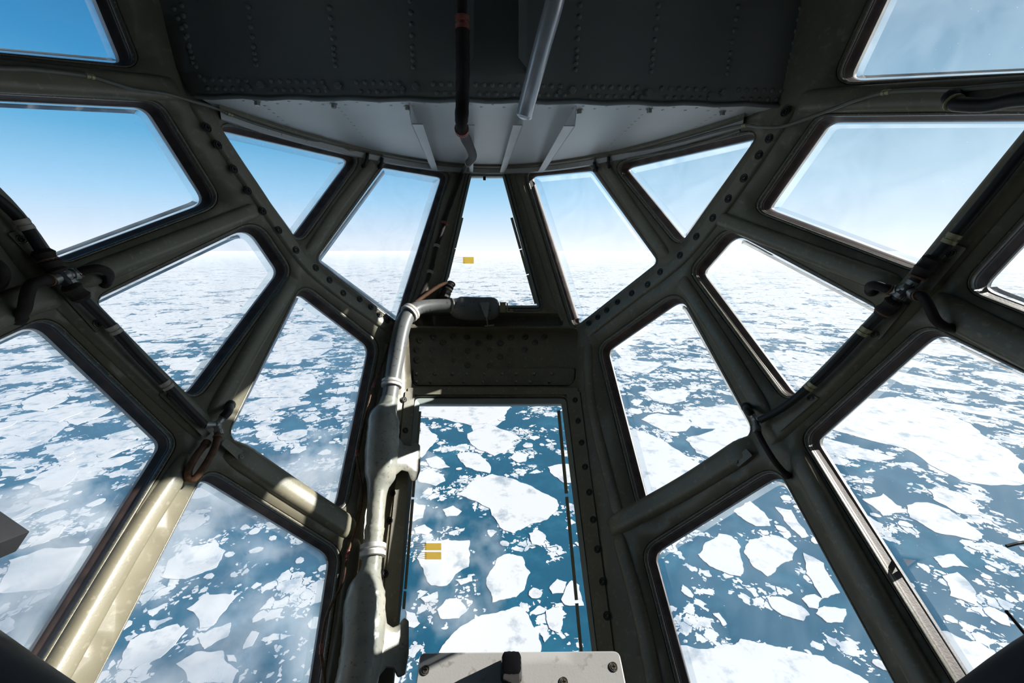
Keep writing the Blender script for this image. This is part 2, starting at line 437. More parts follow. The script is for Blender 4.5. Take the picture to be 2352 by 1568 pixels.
# flange plates along the sides and head of the lower flat window
def plate(poly, off, th, mat, name, parent=None, r=6, grid=80, fn=R, smooth=True):
    lp = round_poly(poly, r, 4, 30) if r else [V(p) for p in poly]
    bm = sheet(lp, [], lambda x, y: fn(x, y, off + th), grid)
    a = [fn(*q, off + th) for q in lp]; b = [fn(*q, off) for q in lp]
    band(bm, [a, b]); bmesh.ops.remove_doubles(bm, verts=bm.verts, dist=2e-5)
    return obj(name, bm, mat, parent, smooth, 30)
for poly in ([(928, 900), (950, 900), (893, 1640), (850, 1640)], [(1303, 900), (1334, 900), (1432, 1640), (1394, 1640)],
             [(934, 892), (1330, 892), (1330, 907), (934, 907)]):
    nrib[0] += 1
    o = plate(poly, 0, .012, 'rib', 'trim_%d' % nrib[0], None, 4, fn=S); o['kind'] = 'structure'
# recess trays of the sill
nrib[0] += 1
bm = sheet(rec1, [], lambda x, y: S(x, y, -.07), 60); band(bm, [[S(*q, .006) for q in offset(rec1, 3)], [S(*q, .003) for q in rec1], [S(*q, -.07) for q in rec1]])
bmesh.ops.remove_doubles(bm, verts=bm.verts, dist=2e-5)
sill = obj('trim_%d' % nrib[0], bm, 'rib'); sill['kind'] = 'structure'
nrib[0] += 1
bm = sheet(rec2, [], lambda x, y: S(x, y, -.06), 60); band(bm, [[S(*q, .004) for q in offset(rec2, 3)], [S(*q, 0) for q in rec2], [S(*q, -.06) for q in rec2]])
o = obj('trim_%d' % nrib[0], bm, 'rib'); o['kind'] = 'structure'
o = plate([(950, 846), (1320, 846), (1318, 884), (950, 884)], -.068, .014, 'rib', 'ledge', None, 8, fn=R); o.parent = sill
nrib[0] += 1
bm = bmesh.new(); add_tube(bm, [S(x, 752, .006) for x in range(938, 1332, 12)], .005, 8)
o = obj('trim_%d' % nrib[0], bm, 'lip'); o['kind'] = 'structure'

# screws and rivets
def add_ring(bm, R0, w, z, n=20, m=6):
    rg = []
    for j in range(m + 1):
        b = math.pi * j / m
        rg.append([V((math.cos(2 * math.pi * k / n) * (R0 + w * math.cos(b)), math.sin(2 * math.pi * k / n) * (R0 + w * math.cos(b)), z + w * math.sin(b))) for k in range(n)])
    band(bm, rg)
def screw_mesh(r=.006, hgt=.0025):
    bm = bmesh.new(); g = [-.62, -.16, .16, .62]
    def z(i, j): return hgt * (-.3 if (i == 1 or j == 1) else 1)
    for i in range(3):
        for j in range(3):
            zz = z(i, j)
            c = [(g[i] * r, g[j] * r), (g[i + 1] * r, g[j] * r), (g[i + 1] * r, g[j + 1] * r), (g[i] * r, g[j + 1] * r)]
            t = [bm.verts.new((x, y, zz)) for x, y in c]; bm.faces.new(t)
            if zz < hgt:
                t2 = [bm.verts.new((x, y, hgt)) for x, y in c]
                for k in range(4):
                    other = [(i, j - 1), (i + 1, j), (i, j + 1), (i - 1, j)][k]
                    if not (0 <= other[0] < 3 and 0 <= other[1] < 3) or z(*other) == hgt:
                        bm.faces.new((t[k], t[(k + 1) % 4], t2[(k + 1) % 4], t2[k]))
    n = 16; sq = []
    for k in range(n):
        a = 2 * math.pi * k / n; s = max(abs(math.cos(a)), abs(math.sin(a))); sq.append((math.cos(a) / s * .62 * r, math.sin(a) / s * .62 * r, hgt))
    rg = [sq] + [[(math.cos(2 * math.pi * k / n) * q, math.sin(2 * math.pi * k / n) * q, zz) for k in range(n)] for q, zz in ((r * .92, hgt), (r, hgt * .6), (r, -.002))]
    band(bm, [[V(p) for p in l] for l in rg])
    add_ring(bm, r * 1.32, r * .2, .0006)
    me = bpy.data.meshes.new('screw'); bm.to_mesh(me); bm.free(); me.materials.append(M['screw']); return me
def dome_mesh(name, mat, r=.0064, h=.0048, seg=12, hexa=False):
    bm = bmesh.new(); rg = []
    if hexa:
        for q, z in ((1.25, -.001), (1.25, .0015), (.9, .0018), (.9, .007), (.75, .008)):
            rg.append([V((math.cos(2 * math.pi * k / 6) * r * q, math.sin(2 * math.pi * k / 6) * r * q, z)) for k in range(6)])
    else:
        for a in (-.3, 0, .35, .7, 1.1, 1.4):
            rg.append([V((math.cos(2 * math.pi * k / seg) * r * math.cos(max(a, 0)), math.sin(2 * math.pi * k / seg) * r * math.cos(max(a, 0)), h * math.sin(a))) for k in range(seg)])
    band(bm, rg); bm.faces.new(bm.verts[-len(rg[0]):] if False else [v for v in list(bm.verts)[-len(rg[0]):]])
    bmesh.ops.recalc_face_normals(bm, faces=bm.faces)
    me = bpy.data.meshes.new(name); bm.to_mesh(me); bm.free(); me.materials.append(M[mat])
    if not hexa:
        for p in me.polygons: p.use_smooth = True
    return me
SCREW = screw_mesh()
SCREW_HOLE_DARK = SCREW.copy(); SCREW_HOLE_DARK.materials.clear(); SCREW_HOLE_DARK.materials.append(M['black'])  # black heads: the shade inside screw holes is put into the colour
DOME_D = dome_mesh('rivet', 'bulk'); DOME_C = dome_mesh('rivet', 'ceil', .0045, .0022); HEX_D = dome_mesh('bolt', 'bulk', .011, hexa=True)
HEX_S = dome_mesh('bolt', 'steel', .006, hexa=True)
def put(name, me, p, n, parent, sc=1):
    o = bpy.data.objects.new(name, me); C.objects.link(o); o.parent = parent
    base = V((0, 0, 0)); q = parent
    while q is not None: base += q.location; q = q.parent
    o.location = p - base; o.rotation_euler = rot_to(n); o.scale = (sc, sc, sc); return o
for x, y in [(465, 295), (490, 335), (527, 390), (560, 440), (595, 487), (632, 530), (672, 576), (718, 617), (750, 645), (782, 675), (820, 689), (846, 707), (866, 725), (885, 738),
             (1813, 259), (1776, 320), (1752, 358), (1717, 411), (1681, 458), (1645, 502), (1607, 545), (1569, 588), (1523, 626), (1494, 655), (1457, 675), (1424, 695), (1399, 714), (1378, 730), (1357, 744)]:
    put('screw', SCREW_HOLE_DARK, S(x, y, .017), N(x, y), wall, 1.5)
for x, y in [(1324, 920), (1331, 968), (1339, 1018), (1347, 1074), (1357, 1132), (1366, 1195), (1376, 1263), (1388, 1337), (1398, 1416), (898, 1134), (891, 1197), (925, 919), (928, 990), (880, 1320)]:
    put('screw', SCREW_HOLE_DARK, S(x, y, .012), N(x, y), wall, 1.4)
for x, y in [(963, 782), (995, 774), (1017, 787), (1041, 774), (1073, 775), (1099, 788), (1124, 774), (1149, 788), (1173, 775), (1206, 774), (1229, 787), (1250, 774), (957, 804), (993, 804), (1042, 804),
             (1074, 805), (1124, 804), (1174, 804), (1205, 803), (1099, 819), (1149, 819), (957, 827), (993, 827), (1043, 827), (1074, 839), (1124, 839), (1171, 839)]:
    put('screw', SCREW, R(x, y, -.068), N(x, y), sill, 1.9)
for k in range(9): put('bolt', HEX_S, R(957 + k * 38 + (k % 3) * 3, 859, -.054), N(1100, 860), sill, 1.3)
for k in range(9): put('bolt', HEX_S, R(957 + k * 38 - (k % 2) * 6, 877, -.054), N(1100, 875), sill, 1.2)

# ------------------------------------------------------------------ upper bulkhead and ceiling of the nose
ZC = .42
P_L = V((-.80, 1.298, ZC)); P_R = V((.915, 1.287, ZC))
bn = (P_R - P_L).cross(V((0, -math.sin(math.radians(7)), math.cos(math.radians(7))))).normalized()
if bn.y > 0: bn = -bn
def BK(x, y, off=0): return PL(x, y, P_L + bn * off, bn)
def CK(x, y, off=0): return PL(x, y, V((0, 0, ZC - off)), V((0, 0, 1)))
def clip_in(p): # keep inside the shell
    e = (p.x / EA) ** 2 + (p.y / EB) ** 2 + ((p.z - EZ) / EC) ** 2
    return e
poly = [V((a, b)) for a, b in [(440, 222), (1140, 231), (1850, 243), (2040, -60), (2200, -420), (100, -420), (300, -60)]]
def bk_clip(x, y, off=0):
    p = BK(x, y, off)
    # stop at the shell
    k = 1.0
    c0 = V((.05, p.y, p.z)); d = p - c0
    lim = EA * math.sqrt(max(1e-4, 1 - (p.y / EB) ** 2 - ((p.z - EZ) / EC) ** 2)) + .004
    if abs(p.x) > lim: p = V((math.copysign(lim, p.x), p.y, p.z))
    return p
bm = sheet(round_poly([tuple(q) for q in poly], 1, 1, 40), [], lambda x, y: bk_clip(x, y), 60)
bulk = obj('wall_upper', bm, 'bulk'); bulk['kind'] = 'structure'
md = bulk.modifiers.new('skin', 'SOLIDIFY'); md.thickness = .006; md.offset = 0
# rolled lower edge of the bulkhead
bm = bmesh.new(); add_tube(bm, [BK(450 + 1400 * k / 40, 222 + 21 * k / 40 + 2 * math.sin(k * 1.7), .004) for k in range(41)], .006, 8)
o = obj('edge_bead', bm, 'bulk', bulk)
# ceiling
cl = [V((a, b)) for a, b in [(458, 223), (1818, 243), (1812, 252), (1780, 262), (1600, 322), (1420, 364), (1290, 386), (1140, 394), (1000, 390), (850, 362), (640, 297), (500, 247)]]
def ck_clip(x, y, off=0):
    p = CK(x, y, off); e = math.sqrt((p.x / EA) ** 2 + (p.y / EB) ** 2)
    lim = math.sqrt(1 - ((ZC - EZ) / EC) ** 2) - .002
    return V((p.x * lim / e, p.y * lim / e, p.z)) if e > lim else p
bm = sheet(round_poly([tuple(q) for q in cl], 1, 1, 25), [], lambda x, y: ck_clip(x, y), 30)
bmesh.ops.remove_doubles(bm, verts=bm.verts, dist=1e-4)
ceil = obj('ceiling', bm, 'ceil', None, False); ceil['kind'] = 'structure'
md = ceil.modifiers.new('skin', 'SOLIDIFY'); md.thickness = .004; md.offset = 0
# angle strip that follows the curved front edge, and the riveted flange under it
def curve_pts(dz, k, n=60):
    out = []
    for i in range(n + 1):
        a = math.radians(38.5 + (141.5 - 38.5) * i / n)
        l = math.sqrt(1 - ((ZC - dz - EZ) / EC) ** 2)
        out.append(V((EA * l * math.cos(a) * k, EB * l * math.sin(a) * k, ZC - dz)))
    return out
nrib[0] += 1
a0 = curve_pts(.001, .965); a1 = curve_pts(.012, .965); a2 = curve_pts(.014, .985); a3 = curve_pts(.032, .990); a4 = curve_pts(.034, 1.0)
o = obj('trim_%d' % nrib[0], band(bmesh.new(), [a0, a1, a2], False), 'rib', None, angle=30); o['kind'] = 'structure'
nrib[0] += 1
o = obj('trim_%d' % nrib[0], band(bmesh.new(), [a2, a3, a4], False), 'fin', None, angle=30); o['kind'] = 'structure'
flange = o
for i in range(4, 58, 1):
    if i % 6 == 5: continue
    p = (a2[i] * .45 + a3[i] * .55)
    if abs(p.x) < .16: continue
    put('rivet', DOME_C, p, -shell_n(p), flange, .8)

# rivet rows
cols = [((417, 13), (442, 145)), ((570, 15), (588, 149)), ((757, 19), (770, 151)), ((942, 3), (949, 154)), ((1333, 12), (1322, 160)), ((1513, 13), (1496, 164)), ((1696, 17), (1670, 169)), ((1839, 19), (1809, 170))]
rv = []
for a, b in cols:
    for t in (0, .175, .35, .52, .69, .8, .9, 1.0): rv.append((a[0] + (b[0] - a[0]) * t, a[1] + (b[1] - a[1]) * t))
bolts = [(600, 195), (777, 197), (955, 199), (1315, 207), (1490, 212), (1660, 213)]
row = []
x = 468
while x < 1800:
    if not any(abs(x - b[0]) < 24 for b in bolts) and not 1045 < x < 1075 and not 1195 < x < 1225:
        row.append((x, 183 + (x - 470) * .019)); row.append((x + 9, 203 + (x - 470) * .02))
    x += 19.5
for a, b, n in (((400, 20), (458, 175), 8), ((1897, 15), (1822, 185), 8)):
    for k in range(n): rv.append((a[0] + (b[0] - a[0]) * k / (n - 1), a[1] + (b[1] - a[1]) * k / (n - 1)))
for x, y in rv: put('rivet', DOME_D, BK(x, y, .003), bn, bulk)
room = 100 - len(rv)
for x, y in row[:room]: put('rivet', DOME_D, BK(x, y, .003), bn, bulk)
bm = bmesh.new()
for x, y in row[room:]:
    tmp = bmesh.new(); tmp.from_mesh(DOME_D)
    mw = Matrix.Translation(BK(x, y, .003)) @ rot_to(bn).to_matrix().to_4x4()
    vm = {v: bm.verts.new(mw @ v.co) for v in tmp.verts}
    for f in tmp.faces: bm.faces.new([vm[v] for v in f.verts])
    tmp.free()
o = obj('rivets', bm, 'bulk', bulk); o['kind'] = 'stuff'
for b in bolts:
    put('bolt', HEX_D, BK(*b, .003), bn, bulk)
    put('rivet', DOME_D, BK(b[0] - 33, b[1] + 4, .003), bn, bulk, 1.3) if False else put('bolt', HEX_D, BK(b[0] - 30, b[1] + 4, .003), bn, bulk, .6)
dn = V((0, 0, -1))
cr = []
for a, b, n in (((779, 248), (841, 321), 10), ((1475, 264), (1405, 330), 10), ((609, 243), (660, 285), 6), ((1642, 264), (1600, 290), 5)):
    for k in range(n): cr.append((a[0] + (b[0] - a[0]) * k / (n - 1), a[1] + (b[1] - a[1]) * k / (n - 1)))
for k in range(44):
    x = 560 + k * 26
    if 1040 < x < 1075 or 1190 < x < 1225: continue
    cr.append((x, 231 + (x - 560) * .016 + (k % 2) * 6))
for x, y in cr: put('rivet', DOME_C, CK(x, y, .002), dn, ceil)
for x, y in ((590, 232), (766, 238), (936, 244), (1331, 252), (1492, 250), (1660, 256)):
    put('bolt', HEX_S, CK(x, y, .002), dn, ceil, 1.5)

# stiffeners under the ceiling
def fin(p0, p1, d0, d1, wd, label):
    a = CK(*p0, d0); b = CK(*p1, d1)
    root = empty('ceiling_stiffener', V((a.x, a.y, ZC)), label, 'stiffener', 'white flanged stiffeners under the nose ceiling')
    t = (b - a).normalized(); s = V((t.y, -t.x, 0)).normalized()
    bm = bmesh.new()
    for q in (a, b):
        pass
    def hexa(P):
        vs = [bm.verts.new(p) for p in P]
        for f in ((0, 1, 2, 3), (4, 5, 6, 7), (0, 1, 5, 4), (1, 2, 6, 5), (2, 3, 7, 6), (3, 0, 4, 7)): bm.faces.new([vs[k] for k in f])
    th = .003; e = a.lerp(b, -.06)
    hexa([a - s * wd / 2, a + s * wd / 2, b + s * wd * .42, b - s * wd * .42] + [p + V((0, 0, th)) for p in (a - s * wd / 2, a + s * wd / 2, b + s * wd * .42, b - s * wd * .42)])
    obj('flange', bm, 'fin', root, False)
    bm = bmesh.new(); sgn = 1 if a.x > .04 else -1
    o_ = s * (wd / 2 if s.x * sgn > 0 else -wd / 2)
    top0, top1 = V((e.x, e.y, ZC)), V((b.x, b.y, ZC))
    back = V((a.x, a.y - .1, ZC))
    P = [a + o_, b + o_ * .9, top1 + o_, V((a.x, a.y, ZC)) + o_]
    hexa(P + [p - o_.normalized() * .003 for p in P])
    P = [a + o_, V((a.x, a.y, ZC)) + o_, V((a.x, 1.31, ZC)) + o_, V((a.x, 1.31, ZC - d0 * .62)) + o_]
    hexa(P + [p - o_.normalized() * .003 for p in P])
    obj('web', bm, 'ceil', root, False)
    return root
fin((958, 286), (1001, 396), .055, .03, .034, 'white stiffener under the ceiling, leftmost of the four')
fin((1081, 288), (1082, 398), .05, .03, .024, 'white stiffener under the ceiling, just right of the black cable')
fin((1190, 288), (1153, 398), .05, .03, .03, 'white stiffener that starts where the aluminium tube ends')
fin((1308, 290), (1240, 398), .055, .03, .034, 'white stiffener under the ceiling, rightmost of the four')
# channels on the bulkhead above
for x0, x1, sx, lab in ((1072, 1088, 1, 'dark vertical channel on the bulkhead right of the black cable'), (1191, 1211, -1, 'dark vertical channel on the bulkhead left of the aluminium tube')):
    pts = [(x0, -200), (x1, -200), (x1, 128), (x0, 155)] if sx > 0 else [(x0, -200), (x1, -200), (x1, 158), (x0, 132)]
    bm = bmesh.new(); A = [bm.verts.new(BK(x, y, .05)) for x, y in pts]; B = [bm.verts.new(BK(x, y, .05) + bn * .003) for x, y in pts]
    bm.faces.new(A); bm.faces.new(B)
    for k in range(4): bm.faces.new((A[k], A[(k + 1) % 4], B[(k + 1) % 4], B[k]))
    ex = (0, 3) if sx > 0 else (1, 2)
    w0 = [BK(*pts[ex[0]], .05), BK(*pts[ex[1]], .05)]
    w1 = [p - bn * .05 for p in w0]; tk = RT * .003
    q = [bm.verts.new(p) for p in (w0[0], w0[1], w1[1], w1[0])]; q2 = [bm.verts.new(p + tk) for p in (w0[0], w0[1], w1[1], w1[0])]
    bm.faces.new(q); bm.faces.new(q2)
    for k in range(4): bm.faces.new((q[k], q[(k + 1) % 4], q2[(k + 1) % 4], q2[k]))
    o = obj('bulkhead_channel', bm, 'bulk', None, False); tag(o, lab, 'bracket')

# ------------------------------------------------------------------ cables, tubes, ducts
def path_R(pts, sub=8):
    return [R(x, y, o) for x, y, o in smooth_path(pts, sub)]
def collar(name, parent, pts, i, r, mat, ln=.012, rings=2):
    a = pts[max(i - 1, 0)]; b = pts[min(i + 1, len(pts) - 1)]; t = (b - a).normalized(); c = pts[i]
    bm = bmesh.new()
    for k in range(rings):
        o_ = (k - (rings - 1) / 2) * ln
        q = [c + t * (o_ + z) for z in (-ln * .36, -ln * .3, ln * .3, ln * .36)]
        add_tube(bm, q, [r * 1.12, r * 1.32, r * 1.32, r * 1.12], 14)
    if rings > 1: add_tube(bm, [c - t * ln * .6, c + t * ln * .6], r * 1.08, 12)
    return obj(name, bm, mat, parent)
def near(pts, x, y):
    best = 0; bd = 1e9
    for i, p in enumerate(pts):
        q = proj(p)
        if q:
            d = (q[0] - x) ** 2 + (q[1] - y) ** 2
            if d < bd: bd = d; best = i
    return best
def cable(name, label, pts, r, mat, clamps=(), cmat='cream', group=None, cat='cable', cln=.012, sub=8, seg=12):
    P = path_R(pts, sub); root = empty(name, P[0], label, cat, group)
    tube('cable' if cat == 'cable' else 'hose', P, r, mat, root, seg)
    for c in clamps:
        collar('clamp', root, P, near(P, c[0], c[1]), r, c[2] if len(c) > 2 else cmat, cln)
    return root, P
# conduits along the big ring
cl_root, cl_P = cable('conduit', 'dark rubber conduit running diagonally down the left frame ring, with tan clamps',
    [(-200, 330, .044), (-60, 418, .044), (20, 478, .044), (60, 522, .044), (105, 590, .048), (145, 640, .052), (200, 695, .048), (262, 756, .044), (320, 820, .044), (382, 884, .044), (430, 935, .044), (470, 975, .044)],
    .0095, 'black', [(50, 517), (262, 756), (382, 884)])
cr_root, cr_P = cable('conduit', 'dark rubber conduit running diagonally down the right frame ring, with yellowish clamps',
    [(2440, 250, .044), (2352, 345, .044), (2280, 435, .044), (2186, 548, .044), (2130, 610, .048), (2085, 662, .052), (2040, 705, .048), (1985, 760, .044), (1920, 830, .044), (1862, 886, .044), (1800, 935, .044), (1745, 965, .044)],
    .0095, 'black', [(2186, 548), (1985, 760), (1862, 886)], 'brass')
def wrap(root, P, p0, p1, r, mat='sleeve', name='wrapped_joint'):
    i, j = sorted((near(P, *p0), near(P, *p1))); seg = P[i:j + 1]
    rr = [r * (1 + .12 * math.sin(k * 1.9)) for k in range(len(seg))]; rr[0] = r * .8; rr[-1] = r * .8
    tube(name, seg, rr, mat, root, 12)
wrap(cl_root, cl_P, (95, 575), (135, 630), .017); wrap(cl_root, cl_P, (160, 655), (190, 685), .016)
wrap(cr_root, cr_P, (2150, 590), (2105, 640), .016); wrap(cr_root, cr_P, (2060, 688), (2020, 725), .016)
for root, P, pts in ((cl_root, cl_P, [(112, 592), (132, 622), (163, 655), (186, 677)]), (cr_root, cr_P, [(2128, 618), (2108, 640), (2052, 695), (2030, 715)])):
    for x, y in pts: collar('band', root, P, near(P, x, y), .0125, 'rust', .006, 1)
def fitting(label, c, arms, r, mat='steel'):
    o0 = R(*c); bm = bmesh.new()
    for a in arms:
        e = R(*a); add_tube(bm, [o0, o0.lerp(e, .5), o0.lerp(e, .55), e], [r, r, r * 1.3, r * 1.3], 12)
    bmesh.ops.create_icosphere(bm, subdivisions=2, radius=r * 1.35, matrix=Matrix.Translation(o0))
    o = obj('pipe_fitting', bm, mat); tag(o, label, 'pipe fitting'); return o
fitting('grey metal cross fitting on the left frame ring', (150, 632, .05), [(128, 612, .05), (178, 628, .05), (120, 642, .05), (166, 652, .05)], .009)
fitting('grey metal cross fitting on the right frame ring', (2082, 664, .05), [(2100, 645, .05), (2048, 668, .05), (2108, 680, .05), (2062, 682, .05)], .009)
def hose(label, pts, r, mat='black', clamps=(), cmat='rust'):
    P = path_R(pts); root = empty('drain_hose', P[0], label, 'hose')
    rr = [r] * len(P); tube('hose', P, rr, mat, root, 12)
    for x, y in clamps: collar('clamp', root, P, near(P, x, y), r * .95, cmat, .006, 1)
    # end boot
    t = (P[-1] - P[-2]).normalized()
    tube('end_boot', [P[-1] - t * .012, P[-1] - t * .006, P[-1] + t * .004, P[-1] + t * .006], [r * 1.05, r * 1.3, r * 1.3, r * .9], mat, root)
    return root
hose('short dark hose curling right from the left cross fitting', [(176, 628, .05), (195, 620, .06), (225, 616, .07), (248, 625, .06), (250, 640, .03), (240, 650, .008)], .009, 'sleeve', [(182, 626)])
hose('dark hose hanging down left from the left cross fitting', [(118, 642, .05), (95, 645, .06), (72, 655, .06), (62, 680, .055), (56, 710, .04), (42, 732, .012)], .010, 'sleeve', [(112, 642)])
hose('dark hose reaching left from the right cross fitting', [(2050, 668, .05), (2035, 662, .06), (2010, 655, .06), (1998, 658, .04), (2002, 668, .01)], .010, 'sleeve', [(2042, 666)])
hose('dark hose curving down right from the right cross fitting', [(2100, 678, .055), (2118, 680, .06), (2132, 700, .06), (2150, 735, .05), (2175, 752, .03), (2195, 752, .01)], .009, 'sleeve', [(2108, 677)])
hose('dark hose at the far left edge above the ring plates', [(-40, 585, .03), (-8, 605, .05), (8, 625, .05), (2, 650, .03), (-14, 660, .01)], .009, 'sleeve')
hose('looped dark hose hanging below the lower left fitting', [(502, 992, .045), (492, 1030, .055), (470, 1070, .055), (448, 1098, .04), (434, 1098, .03), (434, 1078, .035), (452, 1045, .04), (474, 1018, .03)], .0085, 'brown', [(500, 1002)])
hose('thin dark hose hanging below the lower right fitting', [(1738, 985, .045), (1752, 1015, .05), (1780, 1060, .045), (1808, 1092, .012)], .0075, 'sleeve', [(1740, 990)])
fitting('grey metal elbow fitting where the left conduit ends', (498, 975, .04), [(470, 975, .038), (520, 950, .045), (503, 998, .045)], .008)
fitting('grey metal elbow fitting where the right conduit ends', (1735, 962, .04), [(1760, 958, .038), (1722, 945, .045), (1740, 992, .045)], .008)
hose('short black nipple on the lower left fitting', [(512, 958, .045), (524, 945, .05), (528, 930, .02)], .011, 'black')
hose('short black nipple on the lower right fitting', [(1725, 950, .045), (1718, 942, .05), (1714, 935, .02)], .011, 'black')
# flat cover plates with screws on the rings
def cover(label, poly, scr, mat='rib'):
    c = R(sum(p[0] for p in poly) / 4, sum(p[1] for p in poly) / 4, .02); root = empty('cover_plate', c, label, 'plate')
    plate(poly, .020, .006, mat, 'plate', root, 3, 300)
    for x, y in scr: put('screw', SCREW, R(x, y, .026), N(x, y), root, 1)
cover('flat plate on the left ring beside the big blue pane', [(18, 536), (40, 530), (138, 628), (112, 636)], [(50, 550)])
cover('flat plate on the left ring below the cross fitting', [(118, 650), (140, 640), (244, 752), (222, 764)], [(224, 743)])
cover('flat plate on the left ring just above the looped hose', [(366, 906), (384, 894), (484, 996), (470, 1006)], [(393, 908)])
cover('flat plate on the ring below the lower left fitting', [(508, 1020), (520, 1006), (576, 1048), (562, 1070)], [(554, 1049)])
cover('flat plate on the right ring above the cross fitting', [(2120, 655), (2138, 668), (2220, 570), (2192, 560)], [(2184, 582)])
cover('flat plate on the right ring below the cross fitting', [(1996, 770), (2020, 780), (2086, 700), (2066, 690)], [(2010, 768)])
cover('flat plate on the right ring above the lower right fitting', [(1770, 985), (1790, 992), (1880, 914), (1862, 904)], [(1862, 914)])
cover('flat plate on the ring left of the lower right fitting', [(1678, 1058), (1696, 1072), (1728, 1046), (1714, 1030)], [(1690, 1060)])
# thin cables under the upper windows
cable('thin_cable', 'thin grey cable along the upper left frame with metal clips', [(-250, 145, .012), (0, 157, .03), (60, 158, .03), (130, 165, .03), (205, 175, .03), (250, 188, .03), (310, 205, .035), (380, 215, .035), (440, 232, .03), (500, 250, .03), (527, 262, .03), (600, 288, .02), (700, 318, .018), (760, 330, .018), (805, 344, .02), (850, 342, .03), (872, 352, .03), (878, 366, .02)],
      .0045, 'wire', [(208, 175), (527, 263), (805, 344)], 'brass', cln=.01)
cable('thin_cable', 'thin grey cable along the upper right frame with metal clips', [(2700, 180, .012), (2352, 193, .03), (2200, 205, .03), (2130, 206, .03), (2035, 212, .03), (1960, 232, .035), (1880, 262, .035), (1800, 290, .03), (1750, 292, .03), (1710, 288, .03), (1650, 300, .02), (1540, 330, .02), (1433, 351, .02), (1390, 352, .03), (1368, 362, .03), (1365, 378, .02)],
      .0045, 'wire', [(2035, 212), (1710, 289), (1433, 353)], 'brass', cln=.01)
cable('thin_cable', 'short second strand of grey cable above the small upper right pane', [(1700, 300, .045), (1640, 320, .04), (1560, 344, .035), (1500, 354, .035), (1440, 364, .03)], .0035, 'wire')
hose('black nipple left of the two where the upper left cable ends', [(844, 350, .03), (843, 362, .03), (838, 378, .02), (834, 382, .008)], .007, 'black')
hose('black nipple right of the two where the upper left cable ends', [(878, 362, .03), (876, 374, .025), (872, 384, .008)], .007, 'black')
hose('black nipple left of the two where the upper right cable ends', [(1364, 372, .03), (1368, 384, .02), (1366, 390, .008)], .007, 'black')
hose('black nipple right of the two where the upper right cable ends', [(1398, 360, .03), (1398, 378, .025), (1400, 390, .008)], .007, 'black')
hose('thick black sleeve at the right edge below the upper right pane', [(2520, 218, .04), (2352, 226, .05), (2270, 240, .05), (2210, 240, .05), (2192, 236, .045), (2188, 224, .03)], .013, 'black', [(2192, 236)], 'brass')

# black cable down the middle
def dpath(pts, sub=8): return [D(x, y, d) for x, y, d in smooth_path(pts, sub)]
c0 = BK(1062, 0, .07).dot(FW)
def bdep(x, y, off): return BK(x, y, off).dot(FW)
def cdep(x, y, off): return CK(x, y, off).dot(FW)
pts = [(1060, -220, bdep(1060, -220, .08)), (1061, 0, bdep(1061, 0, .08)), (1062, 60, bdep(1062, 60, .08)), (1063, 150, bdep(1063, 150, .08)), (1062, 230, bdep(1062, 230, .07)),
       (1060, 290, cdep(1060, 290, .09)), (1066, 310, cdep(1066, 310, .09)), (1080, 340, cdep(1080, 340, .08)), (1086, 360, cdep(1086, 360, .06)), (1076, 374, cdep(1076, 374, .05))]
P = dpath(pts); root = empty('cable_harness', P[-1], 'thick black cable harness down the bulkhead and along the left side of the narrow pane', 'cable')
rr = []
for p in P:
    y = proj(p)[1]; rr.append((.0125 if y < 60 else .0185 if y < 280 else .0155) * (1 + .04 * math.sin(y * .2)))
tube('harness', P, rr, 'sleeve', root)
collar('clamp', root, P, near(P, 1062, 56), .014, 'red', .018); collar('clamp', root, P, near(P, 1060, 298), .015, 'red', .009); collar('clamp', root, P, near(P, 1073, 376), .012, 'cream', .007)
P2 = [P[-1]] + path_R([(1062, 395, .03), (1048, 435, .03), (1032, 475, .03), (1021, 508, .03), (1012, 540, .03), (1003, 565, .03), (996, 595, .03), (988, 625, .03), (975, 660, .03), (958, 692, .03)])
tube('harness', P2, [.009 + .0025 * max(0, math.sin(k * .5)) for k in range(len(P2))], 'sleeve', root)
for c, m in (((1020, 512), 'red'), ((1003, 565), 'cream'), ((988, 625), 'cream')): collar('clamp', root, P2, near(P2, *c), .012, m, .008)
lr, lP = cable('thin_cable', 'thin brown black cable hanging behind the heater duct, with red clamps', [(958, 692, .03), (925, 720, .02), (905, 745, .02), (890, 800, .02), (868, 860, .025), (856, 890, .03), (838, 960, .025), (820, 1040, .025), (832, 1130, .02), (822, 1200, .025), (798, 1272, .03), (785, 1340, .025), (752, 1410, .02), (738, 1490, .025), (745, 1568, .02), (740, 1700, .02)],
    .0042, 'brown', [(857, 886), (820, 1040), (796, 1272), (738, 1492)], 'red', cln=.014)
P = path_R([(955, 694, .05), (985, 672, .06), (1012, 655, .065), (1035, 648, .06)])
o = tube('cord', P, [.009, .0095] * (len(P) // 2) + [.009] * (len(P) % 2), 'brown'); o.name = 'wrapped_cord'; tag(o, 'brown cord-wrapped cable end leaning over the heater duct', 'cable')
P = path_R([(1018, 700, .03), (1022, 680, .05), (1030, 662, .06), (1038, 650, .06)], 5)
o = tube('cable_boot', P, [.03 * (1 - .028 * k) * (1 + .16 * (k % 2)) for k in range(len(P))], 'black', jit=.25); tag(o, 'black ribbed rubber boot behind the duct at the foot of the narrow pane', 'rubber boot')

